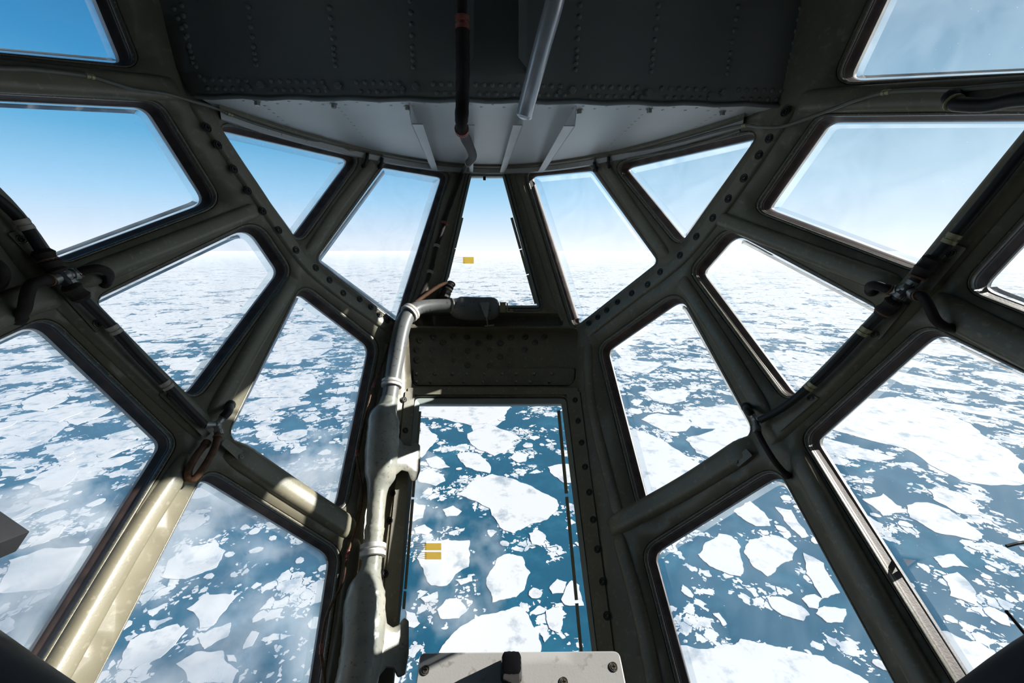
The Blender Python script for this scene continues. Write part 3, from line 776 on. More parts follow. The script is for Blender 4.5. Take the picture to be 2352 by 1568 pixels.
# aluminium tube
P = dpath([(1300, -120, .9), (1275, 0, .93), (1250, 90, .97), (1226, 180, 1.02), (1211, 236, 1.06), (1205, 262, 1.075), (1202, 274, 1.08)], 5)
root = empty('aluminium_tube', P[-1], 'bright aluminium tube slanting across the dark bulkhead', 'tube')
n = len(P); tube('tube', P[:-4], .0215, 'alu', root, 24)
tube('tapered_end', P[-5:], [.0215, .02, .017, .012, .006], 'alu', root, 24)
for k, (dx, dd) in enumerate(((0, 0), (6, .01), (11, 0))):
    q = dpath([(1262 + dx, -80, 1.08), (1238 + dx, 20, 1.1), (1226 + dx * .6, 60, 1.14), (1216 + dx * .5, 105, 1.2), (1214 + dx * .3, 136, 1.24)])
    o = tube('wire', q, .0022, 'brown' if k != 1 else 'black'); tag(o, 'thin twisted wire behind the upper end of the aluminium tube', 'wire', 'twisted wires behind the aluminium tube')

# heater duct
def px_tube(name, pts, mat, parent, seg=22, sub=8, jit=0):
    q = smooth_path(pts, sub); P = []; rr = []
    for x, y, w, o_ in q:
        p = R(x, y, o_); P.append(p); rr.append(max(.002, w / 2 * p.dot(FW) / F))
    return tube(name, P, rr, mat, parent, seg, jit), P, rr
root = empty('heater_duct', R(900, 880, .05), 'grey metal heater duct bending down left of the flat panes, with white clamps', 'duct')
o, PA, rA = px_tube('duct', [(1040, 702, 31, .07), (1015, 702, 31, .07), (985, 703, 31, .07), (958, 708, 32, .07), (938, 722, 35, .07), (926, 745, 37, .07), (917, 780, 38, .07), (910, 820, 38, .07), (903, 860, 36, .07), (897, 900, 36, .07), (893, 925, 38, .07)], 'greydark', root)
px_tube('air_nozzle', [(1030, 702, 31, .07), (1038, 702, 33, .07), (1052, 706, 50, .07), (1072, 708, 54, .07), (1110, 709, 54, .07), (1130, 708, 52, .07), (1143, 708, 38, .07), (1147, 708, 14, .07)], 'greydark', root)
px_tube('weld_bead', [(1033, 702, 31, .07), (1035, 702, 36, .07), (1038, 702, 36, .07), (1040, 702, 31, .07)], 'grey', root, 22, 2)
o, PB, rB = px_tube('duct_swelling', [(894, 915, 38, .07), (890, 935, 44, .07), (882, 960, 66, .07), (880, 1000, 72, .07), (876, 1050, 72, .07), (874, 1090, 68, .07), (868, 1120, 48, .07), (864, 1160, 40, .07), (862, 1200, 40, .07), (860, 1218, 44, .07), (858, 1240, 42, .07), (854, 1290, 44, .07), (850, 1315, 50, .07), (840, 1360, 84, .065), (838, 1410, 92, .065), (834, 1470, 92, .065), (826, 1530, 94, .065), (814, 1600, 96, .065), (800, 1700, 96, .065)], 'grey', root, 26, 8, .06)
for (x, y), m, r in (((941, 714), 'white', 1.12), ((897, 880), 'white', 1.12)):
    i = near(PA, x, y); collar('clamp', root, PA, i, rA[i] * .98, m, .016)
i = near(PB, 856, 1268); collar('clamp', root, PB, i, rB[i] * 1.05, 'white', .022)
# flattened outlets towards the lower pane
for poly in ([(892, 990), (912, 1000), (926, 1022), (944, 1026), (954, 1016), (964, 1022), (964, 1082), (956, 1102), (946, 1104), (938, 1082), (922, 1078), (906, 1092), (898, 1112), (880, 1108)],
             [(870, 1388), (884, 1400), (888, 1432), (902, 1442), (916, 1436), (928, 1418), (938, 1426), (938, 1500), (930, 1548), (914, 1556), (904, 1534), (886, 1532), (870, 1552), (862, 1590), (846, 1590)]):
    lp = [V(p) for p in poly]; bm = bmesh.new()
    def lift(x, y):
        return .052 + .02 * max(0, 1 - abs(x - poly[0][0]) / 60)
    cs = round_poly(poly, 6, 3, 12)
    band(bm, [[R(*q, lift(*q) - .012) for q in offset(cs, -1)], [R(*q, lift(*q) - .008) for q in offset(cs, 1)], [R(*q, lift(*q) + .008) for q in offset(cs, 1)], [R(*q, lift(*q) + .013) for q in offset(cs, -3)]])
    t = sheet(offset(cs, -3), [], lambda x, y: R(x, y, lift(x, y) + .013), 14); me = bpy.data.meshes.new('t'); t.to_mesh(me); t.free(); bm.from_mesh(me)
    t = sheet(offset(cs, -1), [], lambda x, y: R(x, y, lift(x, y) - .012), 30); me = bpy.data.meshes.new('t'); t.to_mesh(me); t.free(); bm.from_mesh(me)
    bmesh.ops.remove_doubles(bm, verts=bm.verts, dist=1e-4)
    obj('outlet', bm, 'grey', root, angle=50)
# nozzle bracket and end cap
bm = bmesh.new()
A = [(1101, 694), (1124, 694), (1120, 728), (1114, 728)]
lo = [bm.verts.new(R(x, y, .132)) for x, y in A]; hi = [bm.verts.new(R(x, y, .137)) for x, y in A]
bm.faces.new(lo); bm.faces.new(hi)
for k in range(4): bm.faces.new((lo[k], lo[(k + 1) % 4], hi[(k + 1) % 4], hi[k]))
add_tube(bm, [R(1117, 724, .134), R(1119, 738, .09), R(1120, 748, .01)], .0035, 8)
add_tube(bm, [R(1113, 748, .010), R(1135, 746, .010)], .005, 8)
o = obj('nozzle_bracket', bm, 'grey', root, False)
bm = bmesh.new()
c = R(1155, 706, .07); ax = RT; 
add_box(bm, c, RT, UP, FW, .028, .05, .03, .003); add_box(bm, R(1165, 706, .075), RT, UP, FW, .006, .04, .034, .001); add_box(bm, R(1172, 716, .06), RT, UP, FW, .03, .006, .03, .001)
obj('end_fitting', bm, 'brass', root, angle=30)
put('bolt', HEX_S, R(1174, 713, .066), N(1174, 713), root, 1.2)

# ------------------------------------------------------------------ instrument panel at the bottom
pc = D(1190, 1500, .86); pn = (V((0, -.34, .94))).normalized()
def PP(x, y, off=0): return PL(x, y, pc + pn * off, pn)
root = empty('instrument_panel', PP(1190, 1600), 'light grey painted panel with rounded corners at the bottom centre', 'panel')
cs = round_poly([(965, 1499), (1422, 1495), (1475, 1760), (930, 1760)], [16, 18, 10, 10], 5, 40)
bm = sheet(offset(cs, -2), [], lambda x, y: PP(x, y, 0), 60)
band(bm, [[PP(*q, 0) for q in offset(cs, -2)], [PP(*q, -.002) for q in cs], [PP(*q, -.012) for q in cs]]); bmesh.ops.remove_doubles(bm, verts=bm.verts, dist=1e-5)
obj('face_plate', bm, 'panel', root, angle=30)
b2 = offset(cs, -14); bm = bmesh.new(); band(bm, [[PP(*q, -.011) for q in b2], [PP(*q, -.011) - pn * .05 for q in b2]]); bm.faces.new([bm.verts.new(PP(*q, -.011) - pn * .05) for q in b2])
obj('housing', bm, 'bulk', root, angle=30)
for x, y in ((977, 1539), (1409, 1531), (1295, 1566)): put('screw', SCREW, PP(x, y, 0), pn, root, 1.0)
kp = PP(1174, 1541, 0); s = RT; f = pn.cross(s).normalized()
kn = empty('k', kp); C.objects.unlink(kn); bpy.data.objects.remove(kn)
bm = bmesh.new(); n = 28
prof = [(1.0, 0), (1.0, .008), (.98, .012), (.93, .036), (.88, .043), (.6, .045)]
rg = []
for q, z in prof:
    l = []
    for k in range(n):
        a = 2 * math.pi * k / n; ca, sa = math.cos(a), math.sin(a)
        e = (abs(ca) ** 5 + abs(sa) ** 5) ** (-1 / 5); fl = 1 - (.035 if k % 2 and z > .01 else 0)
        l.append(kp + s * ca * e * .022 * q * fl + f * sa * e * .022 * q * fl + pn * z)
    rg.append(l)
band(bm, rg); bm.faces.new([bm.verts.new(p) for p in rg[-1]]); bmesh.ops.remove_doubles(bm, verts=bm.verts, dist=1e-5)
obj('knob', bm, paint('black glossy knob', (.008, .008, .01), (.012, .012, .014), .15, bump=0), root, angle=30)['label'] = 'square black knob'

# ------------------------------------------------------------------ dark things at the lower corners
def bar(name, label, cat, a, b, r, mat='leather', seg=24, parts=None):
    a = a + (a - b).normalized() * (.32 if a.x < 0 else .1); d = (b - a); P = [a + d * k / 12 for k in range(13)]
    root = empty(name, a, label, cat)
    tube('padding', P, [r * (1 + .03 * math.sin(k * 1.1)) for k in range(13)], mat, root, seg)
    t = d.normalized(); tube('end_cap', [b - t * .004, b + t * .004, b + t * .014], [r * 1.02, r * .95, r * .6], 'black', root, seg)
    return root
bar('armrest', 'dark padded armrest at the lower left corner', 'armrest', D(-420, 1400, .42), D(250, 1790, .52), .052)
bar('armrest', 'dark padded armrest at the lower right corner', 'armrest', D(2780, 1370, .45), D(2140, 1760, .55), .048)
bm = bmesh.new(); c = D(-16, 1250, .55)
a1 = (RT * .8 + UP * -.55).normalized(); a2 = (RT * .62 + UP * .75).normalized(); a2 = (a2 - a1 * a1.dot(a2)).normalized(); a3 = a1.cross(a2)
add_box(bm, D(-50, 1228, .55), a1, a2, a3, .075, .035, .05, .002)
o = obj('metal_box', bm, 'leather'); tag(o, 'dark brown metal box corner poking in at the left edge', 'box')
bm = bmesh.new(); add_box(bm, D(-50, 1228, .55) + a1 * .0 - a3 * .027, a1, a2, a3, .06, .02, .005, .001)
o2 = obj('latch', bm, 'rust'); o2.parent = o
o3 = obj('support_arm', add_tube(bmesh.new(), [D(-50, 1228, .55), S(-420, 1130, .05), S(-470, 1110, -.005)], .011, 12), 'bulk'); o3.parent = o
for q, lab in (([(2312, 1254, .6), (2335, 1248, .6), (2352, 1245, .6), (2420, 1228, .6)], 'short black wire at the right edge, upper of the two'),
               ([(2312, 1404, .55), (2330, 1425, .55), (2352, 1452, .55), (2400, 1510, .55)], 'short black wire at the right edge, just above the right armrest')):
    o = tube('wire', dpath(q), .0022, 'black'); tag(o, lab, 'wire')

# ------------------------------------------------------------------ sea and ice
ZS = -1000.0
def SEA(x, y, z=ZS):
    d = ray(x, y)
    return d * (z / d.z)
def ice_material():
    m, nt, b = node_mat('sea ice'); L = nt.links
    tc = nt.nodes.new('ShaderNodeTexCoord'); gp = nt.nodes.new('ShaderNodeNewGeometry')
    n = nt.nodes.new('ShaderNodeTexNoise'); n.inputs['Scale'].default_value = .012; n.inputs['Detail'].default_value = 10; n.inputs['Roughness'].default_value = .65
    L.new(gp.outputs['Position'], n.inputs['Vector'])
    r = nt.nodes.new('ShaderNodeValToRGB'); e = r.color_ramp.elements
    e[0].position = .33; e[0].color = (.36, .41, .45, 1); e[1].position = .46; e[1].color = (.68, .675, .67, 1)
    L.new(n.outputs['Fac'], r.inputs['Fac']); L.new(r.outputs['Color'], b.inputs['Base Color']); b.inputs['Roughness'].default_value = .9
    b.inputs['Specular IOR Level'].default_value = .1
    return m
M['ice'] = ice_material()
def sea_material():
    m, nt, b = node_mat('sea with brash ice'); L = nt.links; N_ = nt.nodes.new
    gp = N_('ShaderNodeNewGeometry')
    def math_(op, a, b_=None, c=None, clamp=False):
        q = N_('ShaderNodeMath'); q.operation = op; q.use_clamp = clamp
        for k, v in enumerate((a, b_, c)):
            if v is None: continue
            if isinstance(v, (int, float)): q.inputs[k].default_value = v
            else: L.new(v, q.inputs[k])
        return q.outputs[0]
    def noise_(sc, det, rough=.5, vec=None):
        q = N_('ShaderNodeTexNoise'); q.inputs['Scale'].default_value = sc; q.inputs['Detail'].default_value = det; q.inputs['Roughness'].default_value = rough
        L.new(vec or gp.outputs['Position'], q.inputs['Vector']); return q
    # wobbling coordinates
    wn = noise_(.02, 5, .6); sc = N_('ShaderNodeVectorMath'); sc.operation = 'SCALE'; sc.inputs['Scale'].default_value = 38
    L.new(wn.outputs['Color'], sc.inputs[0]); ad = N_('ShaderNodeVectorMath'); L.new(gp.outputs['Position'], ad.inputs[0]); L.new(sc.outputs[0], ad.inputs[1])
    def cells(scale, gap):
        v1 = N_('ShaderNodeTexVoronoi'); v1.feature = 'DISTANCE_TO_EDGE'; v1.voronoi_dimensions = '2D'; v1.inputs['Scale'].default_value = scale; L.new(ad.outputs[0], v1.inputs['Vector'])
        v2 = N_('ShaderNodeTexVoronoi'); v2.voronoi_dimensions = '2D'; v2.inputs['Scale'].default_value = scale; L.new(ad.outputs[0], v2.inputs['Vector'])
        sp = N_('ShaderNodeSeparateColor'); L.new(v2.outputs['Color'], sp.inputs[0])
        edge = math_('GREATER_THAN', v1.outputs['Distance'], math_('MULTIPLY_ADD', sp.outputs[1], gap, gap * .4))
        return edge, sp.outputs[0]
    ln = N_('ShaderNodeVectorMath'); ln.operation = 'LENGTH'; L.new(gp.outputs['Position'], ln.inputs[0])
    far = N_('ShaderNodeMapRange'); far.inputs['From Min'].default_value = 1800; far.inputs['From Max'].default_value = 9000; far.inputs['To Min'].default_value = 0; far.inputs['To Max'].default_value = 1.1
    L.new(ln.outputs['Value'], far.inputs['Value'])
    big = noise_(.0011, 3).outputs['Fac']; mid = noise_(.006, 4, .6).outputs['Fac']
    # coverage: chance that a cell holds ice
    e1, c1 = cells(1 / 420, .03); e2, c2 = cells(1 / 120, .035); e3, c3 = cells(1 / 34, .06); e4, c4 = cells(1 / 11, .1)
    nr = N_('ShaderNodeMapRange'); nr.inputs['From Min'].default_value = 1300; nr.inputs['From Max'].default_value = 3200; nr.inputs['To Min'].default_value = -.42; nr.inputs['To Max'].default_value = 0
    L.new(ln.outputs['Value'], nr.inputs['Value']); near_ = nr.outputs[0]
    cov1 = math_('ADD', math_('MULTIPLY', near_, 1.4), math_('MULTIPLY_ADD', far.outputs[0], .55, math_('MULTIPLY_ADD', big, 1.6, -.62)))
    cov2 = math_('ADD', near_, math_('MULTIPLY_ADD', far.outputs[0], .35, math_('MULTIPLY_ADD', mid, 2.6, -1.14)))
    cov3 = math_('MULTIPLY_ADD', mid, 4.5, -2.15); cov4 = math_('MULTIPLY_ADD', mid, 4.0, -2.0)
    cov3 = math_('ADD', cov3, math_('MULTIPLY', far.outputs[0], .3))
    f1 = math_('MULTIPLY', e1, math_('LESS_THAN', c1, cov1)); f2 = math_('MULTIPLY', e2, math_('LESS_THAN', c2, cov2))
    f3 = math_('MULTIPLY', e3, math_('LESS_THAN', c3, cov3)); f4 = math_('MULTIPLY', e4, math_('LESS_THAN', c4, cov4))
    ice = math_('MAXIMUM', math_('MAXIMUM', f1, f2), math_('MAXIMUM', f3, f4))
    # streaks of grey young ice
    st = noise_(.004, 8, .7).outputs['Fac']; r2 = N_('ShaderNodeValToRGB'); e = r2.color_ramp.elements
    e[0].position = .5; e[0].color = (0, 0, 0, 1); e[1].position = .72; e[1].color = (1, 1, 1, 1); L.new(st, r2.inputs['Fac'])
    wat = N_('ShaderNodeMixRGB'); wat.inputs['Color1'].default_value = (.002, .082, .15, 1); wat.inputs['Color2'].default_value = (.02, .15, .235, 1)
    L.new(r2.outputs['Color'], wat.inputs['Fac'])
    icn = noise_(.015, 9, .65).outputs['Fac']; r3 = N_('ShaderNodeValToRGB'); e = r3.color_ramp.elements
    e[0].position = .36; e[0].color = (.36, .42, .48, 1); e[1].position = .5; e[1].color = (.68, .675, .67, 1); L.new(icn, r3.inputs['Fac'])
    mx = N_('ShaderNodeMixRGB'); L.new(ice, mx.inputs['Fac']); L.new(wat.outputs[0], mx.inputs['Color1']); L.new(r3.outputs[0], mx.inputs['Color2'])
    L.new(mx.outputs[0], b.inputs['Base Color']); b.inputs['Roughness'].default_value = .85; b.inputs['Specular IOR Level'].default_value = .05
    return m
bm = bmesh.new()
bmesh.ops.create_circle(bm, cap_ends=True, segments=64, radius=400000, matrix=Matrix.Translation((0, 0, ZS)))
o = obj('ground', bm, sea_material(), None, False); o['kind'] = 'structure'
o.name = 'sea_surface'
# low haze over the ice
hm = bpy.data.materials.new('low haze'); hm.use_nodes = True; nt = hm.node_tree; nt.nodes.clear()
ho = nt.nodes.new('ShaderNodeOutputMaterial'); hv = nt.nodes.new('ShaderNodeVolumeScatter'); hv.inputs['Density'].default_value = 2.6e-5; hv.inputs['Color'].default_value = (.93, .97, 1, 1); hv.inputs['Anisotropy'].default_value = 0
nt.links.new(hv.outputs[0], ho.inputs['Volume'])
bm = bmesh.new(); bmesh.ops.create_cone(bm, cap_ends=True, segments=48, radius1=380000, radius2=380000, depth=600, matrix=Matrix.Translation((0, 0, ZS + 310)))
o = obj('haze', bm, hm, None, False); o['kind'] = 'stuff'; tag(o, 'thin white haze lying over the ice towards the horizon', 'haze')
cm = bpy.data.materials.new('low cloud'); cm.use_nodes = True; nt = cm.node_tree; nt.nodes.clear()
co = nt.nodes.new('ShaderNodeOutputMaterial'); cv = nt.nodes.new('ShaderNodeVolumeScatter'); cv.inputs['Color'].default_value = (1, 1, 1, 1)
gp = nt.nodes.new('ShaderNodeNewGeometry'); nz = nt.nodes.new('ShaderNodeTexNoise'); nz.inputs['Scale'].default_value = .0042; nz.inputs['Detail'].default_value = 6; nz.inputs['Roughness'].default_value = .62
nt.links.new(gp.outputs['Position'], nz.inputs['Vector']); rr_ = nt.nodes.new('ShaderNodeMapRange'); rr_.inputs['From Min'].default_value = .49; rr_.inputs['From Max'].default_value = .68; rr_.inputs['To Max'].default_value = .011
nt.links.new(nz.outputs['Fac'], rr_.inputs['Value']); nt.links.new(rr_.outputs[0], cv.inputs['Density']); nt.links.new(cv.outputs[0], co.inputs['Volume'])
bm = bmesh.new(); bmesh.ops.create_icosphere(bm, subdivisions=3, radius=1, matrix=Matrix.Translation((-1000, 1000, -900)) @ Matrix.Diagonal((1050, 1000, 70, 1)))
o = obj('cloud_wisps', bm, cm, None); o['kind'] = 'stuff'; tag(o, 'torn wisps of low cloud drifting over the floes on the left', 'cloud')

def fractal(loop, rough=.09, it=3):
    p = [V((q[0], q[1])) for q in loop]
    for _ in range(it):
        out = []
        for i in range(len(p)):
            a, b = p[i], p[(i + 1) % len(p)]; d = b - a
            out += [a, (a + b) / 2 + V((-d.y, d.x)) * random.uniform(-rough, rough)]
        p = out
    return p
from mathutils.geometry import tessellate_polygon
def floe_mesh(loop, th=1.6):
    bm = bmesh.new(); n = len(loop)
    t = [bm.verts.new((q[0], q[1], th)) for q in loop]; b = [bm.verts.new((q[0], q[1], -1)) for q in loop]
    for f in tessellate_polygon([[V((q[0], q[1], 0)) for q in loop]]):
        try: bm.faces.new([t[k] for k in f])
        except ValueError: pass
    for k in range(n): bm.faces.new((t[k], t[(k + 1) % n], b[(k + 1) % n], b[k]))
    return bm
def add_floe(loop, label, group=None, it=3, rough=.09):
    l = fractal(loop, rough, it); cx = sum(q[0] for q in loop) / len(loop); cy = sum(q[1] for q in loop) / len(loop)
    bm = floe_mesh([V((q[0] - cx, q[1] - cy)) for q in l])
    o = obj('ice_floe', bm, 'ice', None, False); o.location = (cx, cy, ZS); return tag(o, label, 'ice floe', group)
taken = []
def traced(poly, tf, label, group=None):
    k, ox, oy = tf; l = [SEA(x / k + ox, y / k + oy) for x, y in poly]
    add_floe(l, label, group)
    cx = sum(q.x for q in l) / len(l); cy = sum(q.y for q in l) / len(l)
    taken.append((cx, cy, max(math.hypot(q.x - cx, q.y - cy) for q in l), [(q.x, q.y) for q in l]))
T1 = (2.76, 700, 1000); T8 = (2.94, 1552, 1035); T6 = (2.94, 1552, 500); T0 = (1, 0, 0); T7 = (2.94, 0, 1035); T4 = (2.94, 0, 500)
mid = 'seen through the large flat lower pane'
for poly, lab in [
    ([(960, 375), (1060, 290), (1190, 245), (1260, 260), (1370, 300), (1450, 330), (1600, 410), (1605, 470), (1540, 530), (1430, 560), (1320, 620), (1260, 600), (1220, 550), (1170, 460), (1080, 415)], 'largest white ice floe in the middle of the flat lower pane'),
    ([(970, 115), (1030, 105), (1090, 112), (1180, 200), (1170, 240), (1090, 225), (1020, 200), (985, 160)], 'oval ice floe just above the largest floe in the flat lower pane'),
    ([(1150, 940), (1170, 870), (1220, 780), (1290, 750), (1380, 770), (1430, 870), (1390, 980), (1340, 1025), (1290, 1035), (1190, 1060)], 'egg-shaped ice floe below the largest floe in the flat lower pane'),
    ([(770, 670), (900, 660), (1045, 665), (1048, 760), (1040, 830), (950, 880), (900, 950), (800, 950), (750, 840), (710, 780)], 'blocky ice floe behind the two yellow films'),
    ([(850, 1375), (900, 1300), (985, 1215), (1120, 1140), (1240, 1115), (1350, 1085), (1420, 1140), (1480, 1250), (1490, 1420), (1460, 1700), (840, 1700)], 'huge ice floe partly hidden behind the grey panel'),
    ([(838, 1105), (895, 1040), (985, 1040), (1030, 1110), (975, 1160), (860, 1160)], 'round ice floe left above the huge floe by the grey panel'),
    ([(765, 150), (830, 130), (880, 160), (920, 200), (850, 212), (790, 195)], 'small pointed ice floe near the left edge, upper part of the flat lower pane'),
    ([(1550, 970), (1600, 910), (1660, 930), (1640, 1000), (1570, 1005)], 'small ice floe right of the egg-shaped floe'),
    ([(1625, 1040), (1690, 920), (1740, 950), (1770, 1080), (1650, 1075)], 'ice floe at the right edge of the flat lower pane beside the egg-shaped floe'),
    ([(1530, 1110), (1600, 1090), (1640, 1140), (1610, 1250), (1550, 1220)], 'upright ice floe right of the huge floe by the grey panel'),
    ([(1030, -10), (1200, -60), (1350, 10), (1290, 80), (1200, 130), (1100, 90), (1060, 60)], 'ice floe under the head of the flat lower pane, right of its middle'),
    ([(725, -60), (840, 0), (830, 40), (740, 140), (700, 120)], 'ice floe at the left edge of the flat lower pane beside the upper duct outlet'),
    ([(715, 235), (790, 218), (870, 245), (890, 290), (830, 320), (720, 290)], 'ice floe under the small pointed floe in the flat lower pane'),
    ([(1540, 200), (1600, 185), (1700, 180), (1700, 300), (1640, 300), (1560, 240)], 'ice floe at the right edge, upper part of the flat lower pane'),
    ([(1300, 140), (1350, 105), (1420, 120), (1400, 165), (1360, 172)], 'small ice floe above right of the largest floe'),
    ([(955, 915), (1058, 893), (1062, 925), (990, 948)], 'small flat ice floe below right of the yellow films'),
    ([(690, 590), (760, 565), (810, 600), (770, 630), (700, 625)], 'small ice floe above left of the yellow films'),
    ([(735, 1030), (840, 990), (840, 1035), (760, 1060)], 'small ice floe below the blocky floe with the yellow films'),
    ([(1490, 1250), (1530, 1235), (1560, 1270), (1520, 1310)], 'small round ice floe right beside the huge floe'),
    ([(875, 470), (940, 445), (995, 480), (960, 510), (900, 515)], 'small ice floe left of the largest floe'),
    ([(1420, 620), (1480, 600), (1530, 640), (1490, 700), (1440, 690)], 'small ice floe below right of the largest floe'),
    ([(640, 450), (700, 425), (765, 450), (750, 520), (690, 545), (640, 540)], 'ice floe at the left edge of the flat lower pane below the upper duct outlet'),
    ([(640, 1110), (700, 1130), (730, 1190), (690, 1220), (640, 1210)], 'ice floe at the left edge of the flat lower pane above the lower duct outlet')]:
    traced(poly, T1, lab)
traced([(940, 925), (1180, 925), (1162, 950), (1120, 972), (1080, 977), (1020, 962), (960, 955)], T0, 'wide ice floe right under the head of the flat lower pane, left of its middle')
for poly, lab in [
    ([(150, 700), (200, 620), (290, 560), (380, 580), (440, 650), (460, 800), (440, 850), (380, 840), (300, 810), (230, 780)], 'left one of the two big round floes in the pane right of the grey panel'),
    ([(460, 690), (500, 600), (600, 580), (750, 600), (820, 660), (790, 740), (680, 790), (620, 850), (520, 780)], 'right one of the two big round floes in the pane right of the grey panel'),
    ([(615, 990), (720, 990), (850, 1050), (905, 1110), (860, 1150), (720, 1110), (650, 1060)], 'spindle-shaped floe below the two big round floes'),
    ([(-30, 1300), (180, 1340), (400, 1310), (440, 1270), (560, 1300), (700, 1325), (850, 1360), (1000, 1390), (1060, 1440), (1300, 1560), (1300, 2300), (0, 2300)], 'ice sheet filling the bottom of the pane right of the grey panel'),
    ([(390, 410), (500, 340), (600, 420), (640, 510), (540, 510)], 'elongated floe above the two big round floes'),
    ([(670, 380), (780, 400), (900, 580), (850, 590), (730, 470)], 'floe along the upper right edge above the two big round floes'),
    ([(250, 1100), (290, 1095), (345, 1170), (320, 1185)], 'tiny lone floe in dark water right of the grey panel'),
    ([(850, 1000), (940, 970), (990, 1000), (960, 1070), (900, 1060)], 'small floe touching the tip of the spindle-shaped floe from above'),
    ([(945, 1100), (1000, 1050), (1150, 1070), (1130, 1160), (1020, 1160)], 'floe right of the spindle-shaped floe'),
    ([(860, 690), (1000, 760), (1110, 960), (990, 1000), (880, 830)], 'long floe along the right edge beside the two big round floes'),
    ([(1560, 370), (1700, 350), (1850, 400), (1950, 470), (2080, 570), (2040, 610), (1750, 550), (1580, 450)], 'big rough floe in the middle of the far right lower pane'),
    ([(1700, 260), (1850, 270), (2000, 350), (2060, 440), (1900, 420), (1740, 330)], 'long floe above the big rough one in the far right lower pane'),
    ([(1260, 330), (1400, 290), (1550, 420), (1400, 440)], 'floe left of the big rough one in the far right lower pane'),
    ([(1800, 850), (1900, 820), (2010, 930), (2020, 1040), (1850, 980)], 'greyish floe near the bottom of the far right lower pane'),
    ([(1740, 720), (1880, 700), (1980, 790), (1800, 790)], 'flat floe below the big rough one in the far right lower pane')]:
    traced(poly, T8, lab)
for poly, lab in [
    ([(1905, 985), (1940, 945), (1990, 915), (2050, 912), (2120, 925), (2250, 990), (2352, 1060), (2352, 1112), (2210, 1105), (2140, 1070), (2080, 1030), (1960, 1000)], 'huge smooth white floe in the upper part of the far right lower pane'),
    ([(1440, 985), (1500, 1000), (1560, 1035), (1640, 1080), (1610, 1130), (1500, 1165), (1460, 1110)], 'large white floe at the bottom of the pane left of the lower right fitting'),
    ([(1575, 1010), (1650, 985), (1715, 975), (1722, 1000), (1640, 1055), (1600, 1040)], 'white floe in the right corner of the pane left of the lower right fitting'),
    ([(1473, 963), (1511, 949), (1576, 956), (1590, 975), (1576, 990), (1524, 990)], 'oval floe in the middle of the pane left of the lower right fitting'),
    ([(1487, 908), (1530, 892), (1572, 895), (1575, 920), (1540, 928), (1500, 920)], 'floe above the oval one in the pane left of the lower right fitting')]:
    traced(poly, T0, lab)
for poly, lab in [
    ([(-200, 960), (0, 900), (60, 740), (300, 660), (620, 640), (560, 780), (340, 930), (150, 950), (0, 960)], 'biggest white floe in the lower left pane'),
    ([(190, 220), (280, 150), (380, 110), (530, 100), (510, 180), (430, 240), (280, 280)], 'rough floe in the upper half of the lower left pane'),
    ([(200, 650), (290, 570), (360, 520), (450, 510), (400, 580), (300, 620)], 'slim leaf-shaped floe above the biggest one in the lower left pane'),
    ([(0, 120), (160, 120), (170, 160), (0, 180)], 'flat floe at the left edge of the lower left pane'),
    ([(10, 430), (90, 360), (180, 370), (120, 410)], 'small floe at the left edge beneath the rough one'),
    ([(50, 480), (300, 330), (410, 350), (200, 430)], 'long thin floe between the rough and the leaf-shaped one'),
    ([(1260, 1070), (1380, 980), (1600, 980), (1520, 1080), (1440, 1180), (1350, 1200)], 'thin grey floe in the middle of the pane left of the duct'),
    ([(800, 1470), (840, 1350), (880, 1280), (1040, 1220), (1200, 1170), (1250, 1220), (1180, 1310), (1080, 1400), (960, 1450), (850, 1480)], 'biggest floe at the lower left of the pane beside the duct'),
    ([(1190, 1440), (1320, 1360), (1500, 1350), (1520, 1420), (1610, 1480), (1560, 1590), (1300, 1590)], 'rough floe at the bottom of the pane beside the duct'),
    ([(1340, 1260), (1440, 1200), (1560, 1160), (1540, 1250), (1380, 1340)], 'floe above the rough bottom one in the pane beside the duct'),
    ([(1640, 1340), (1700, 1220), (1750, 1230), (1700, 1320)], 'slim tilted floe right of the thin grey one'),
    ([(1530, 1380), (1580, 1380), (1600, 1430), (1540, 1420)], 'small bright floe right of the rough bottom one'),
    ([(910, 1550), (980, 1510), (1020, 1530), (940, 1560)], 'small floe at the very bottom of the pane left of the duct')]:
    traced(poly, T7, lab)
for poly, lab in [
    ([(150, 1240), (300, 1180), (460, 1220), (300, 1310), (160, 1300)], 'puffy floe in the upper part of the lower left pane'),
    ([(230, 1370), (450, 1290), (560, 1310), (400, 1380)], 'long floe under the puffy one in the lower left pane'),
    ([(430, 1370), (700, 1280), (750, 1300), (520, 1400)], 'long floe right of and under the puffy one in the lower left pane'),
    ([(1100, 960), (1260, 940), (1350, 990), (1300, 1030), (1170, 1030)], 'white floe in the lower corner of the pane above the lower left fitting')]:
    traced(poly, T4, lab)
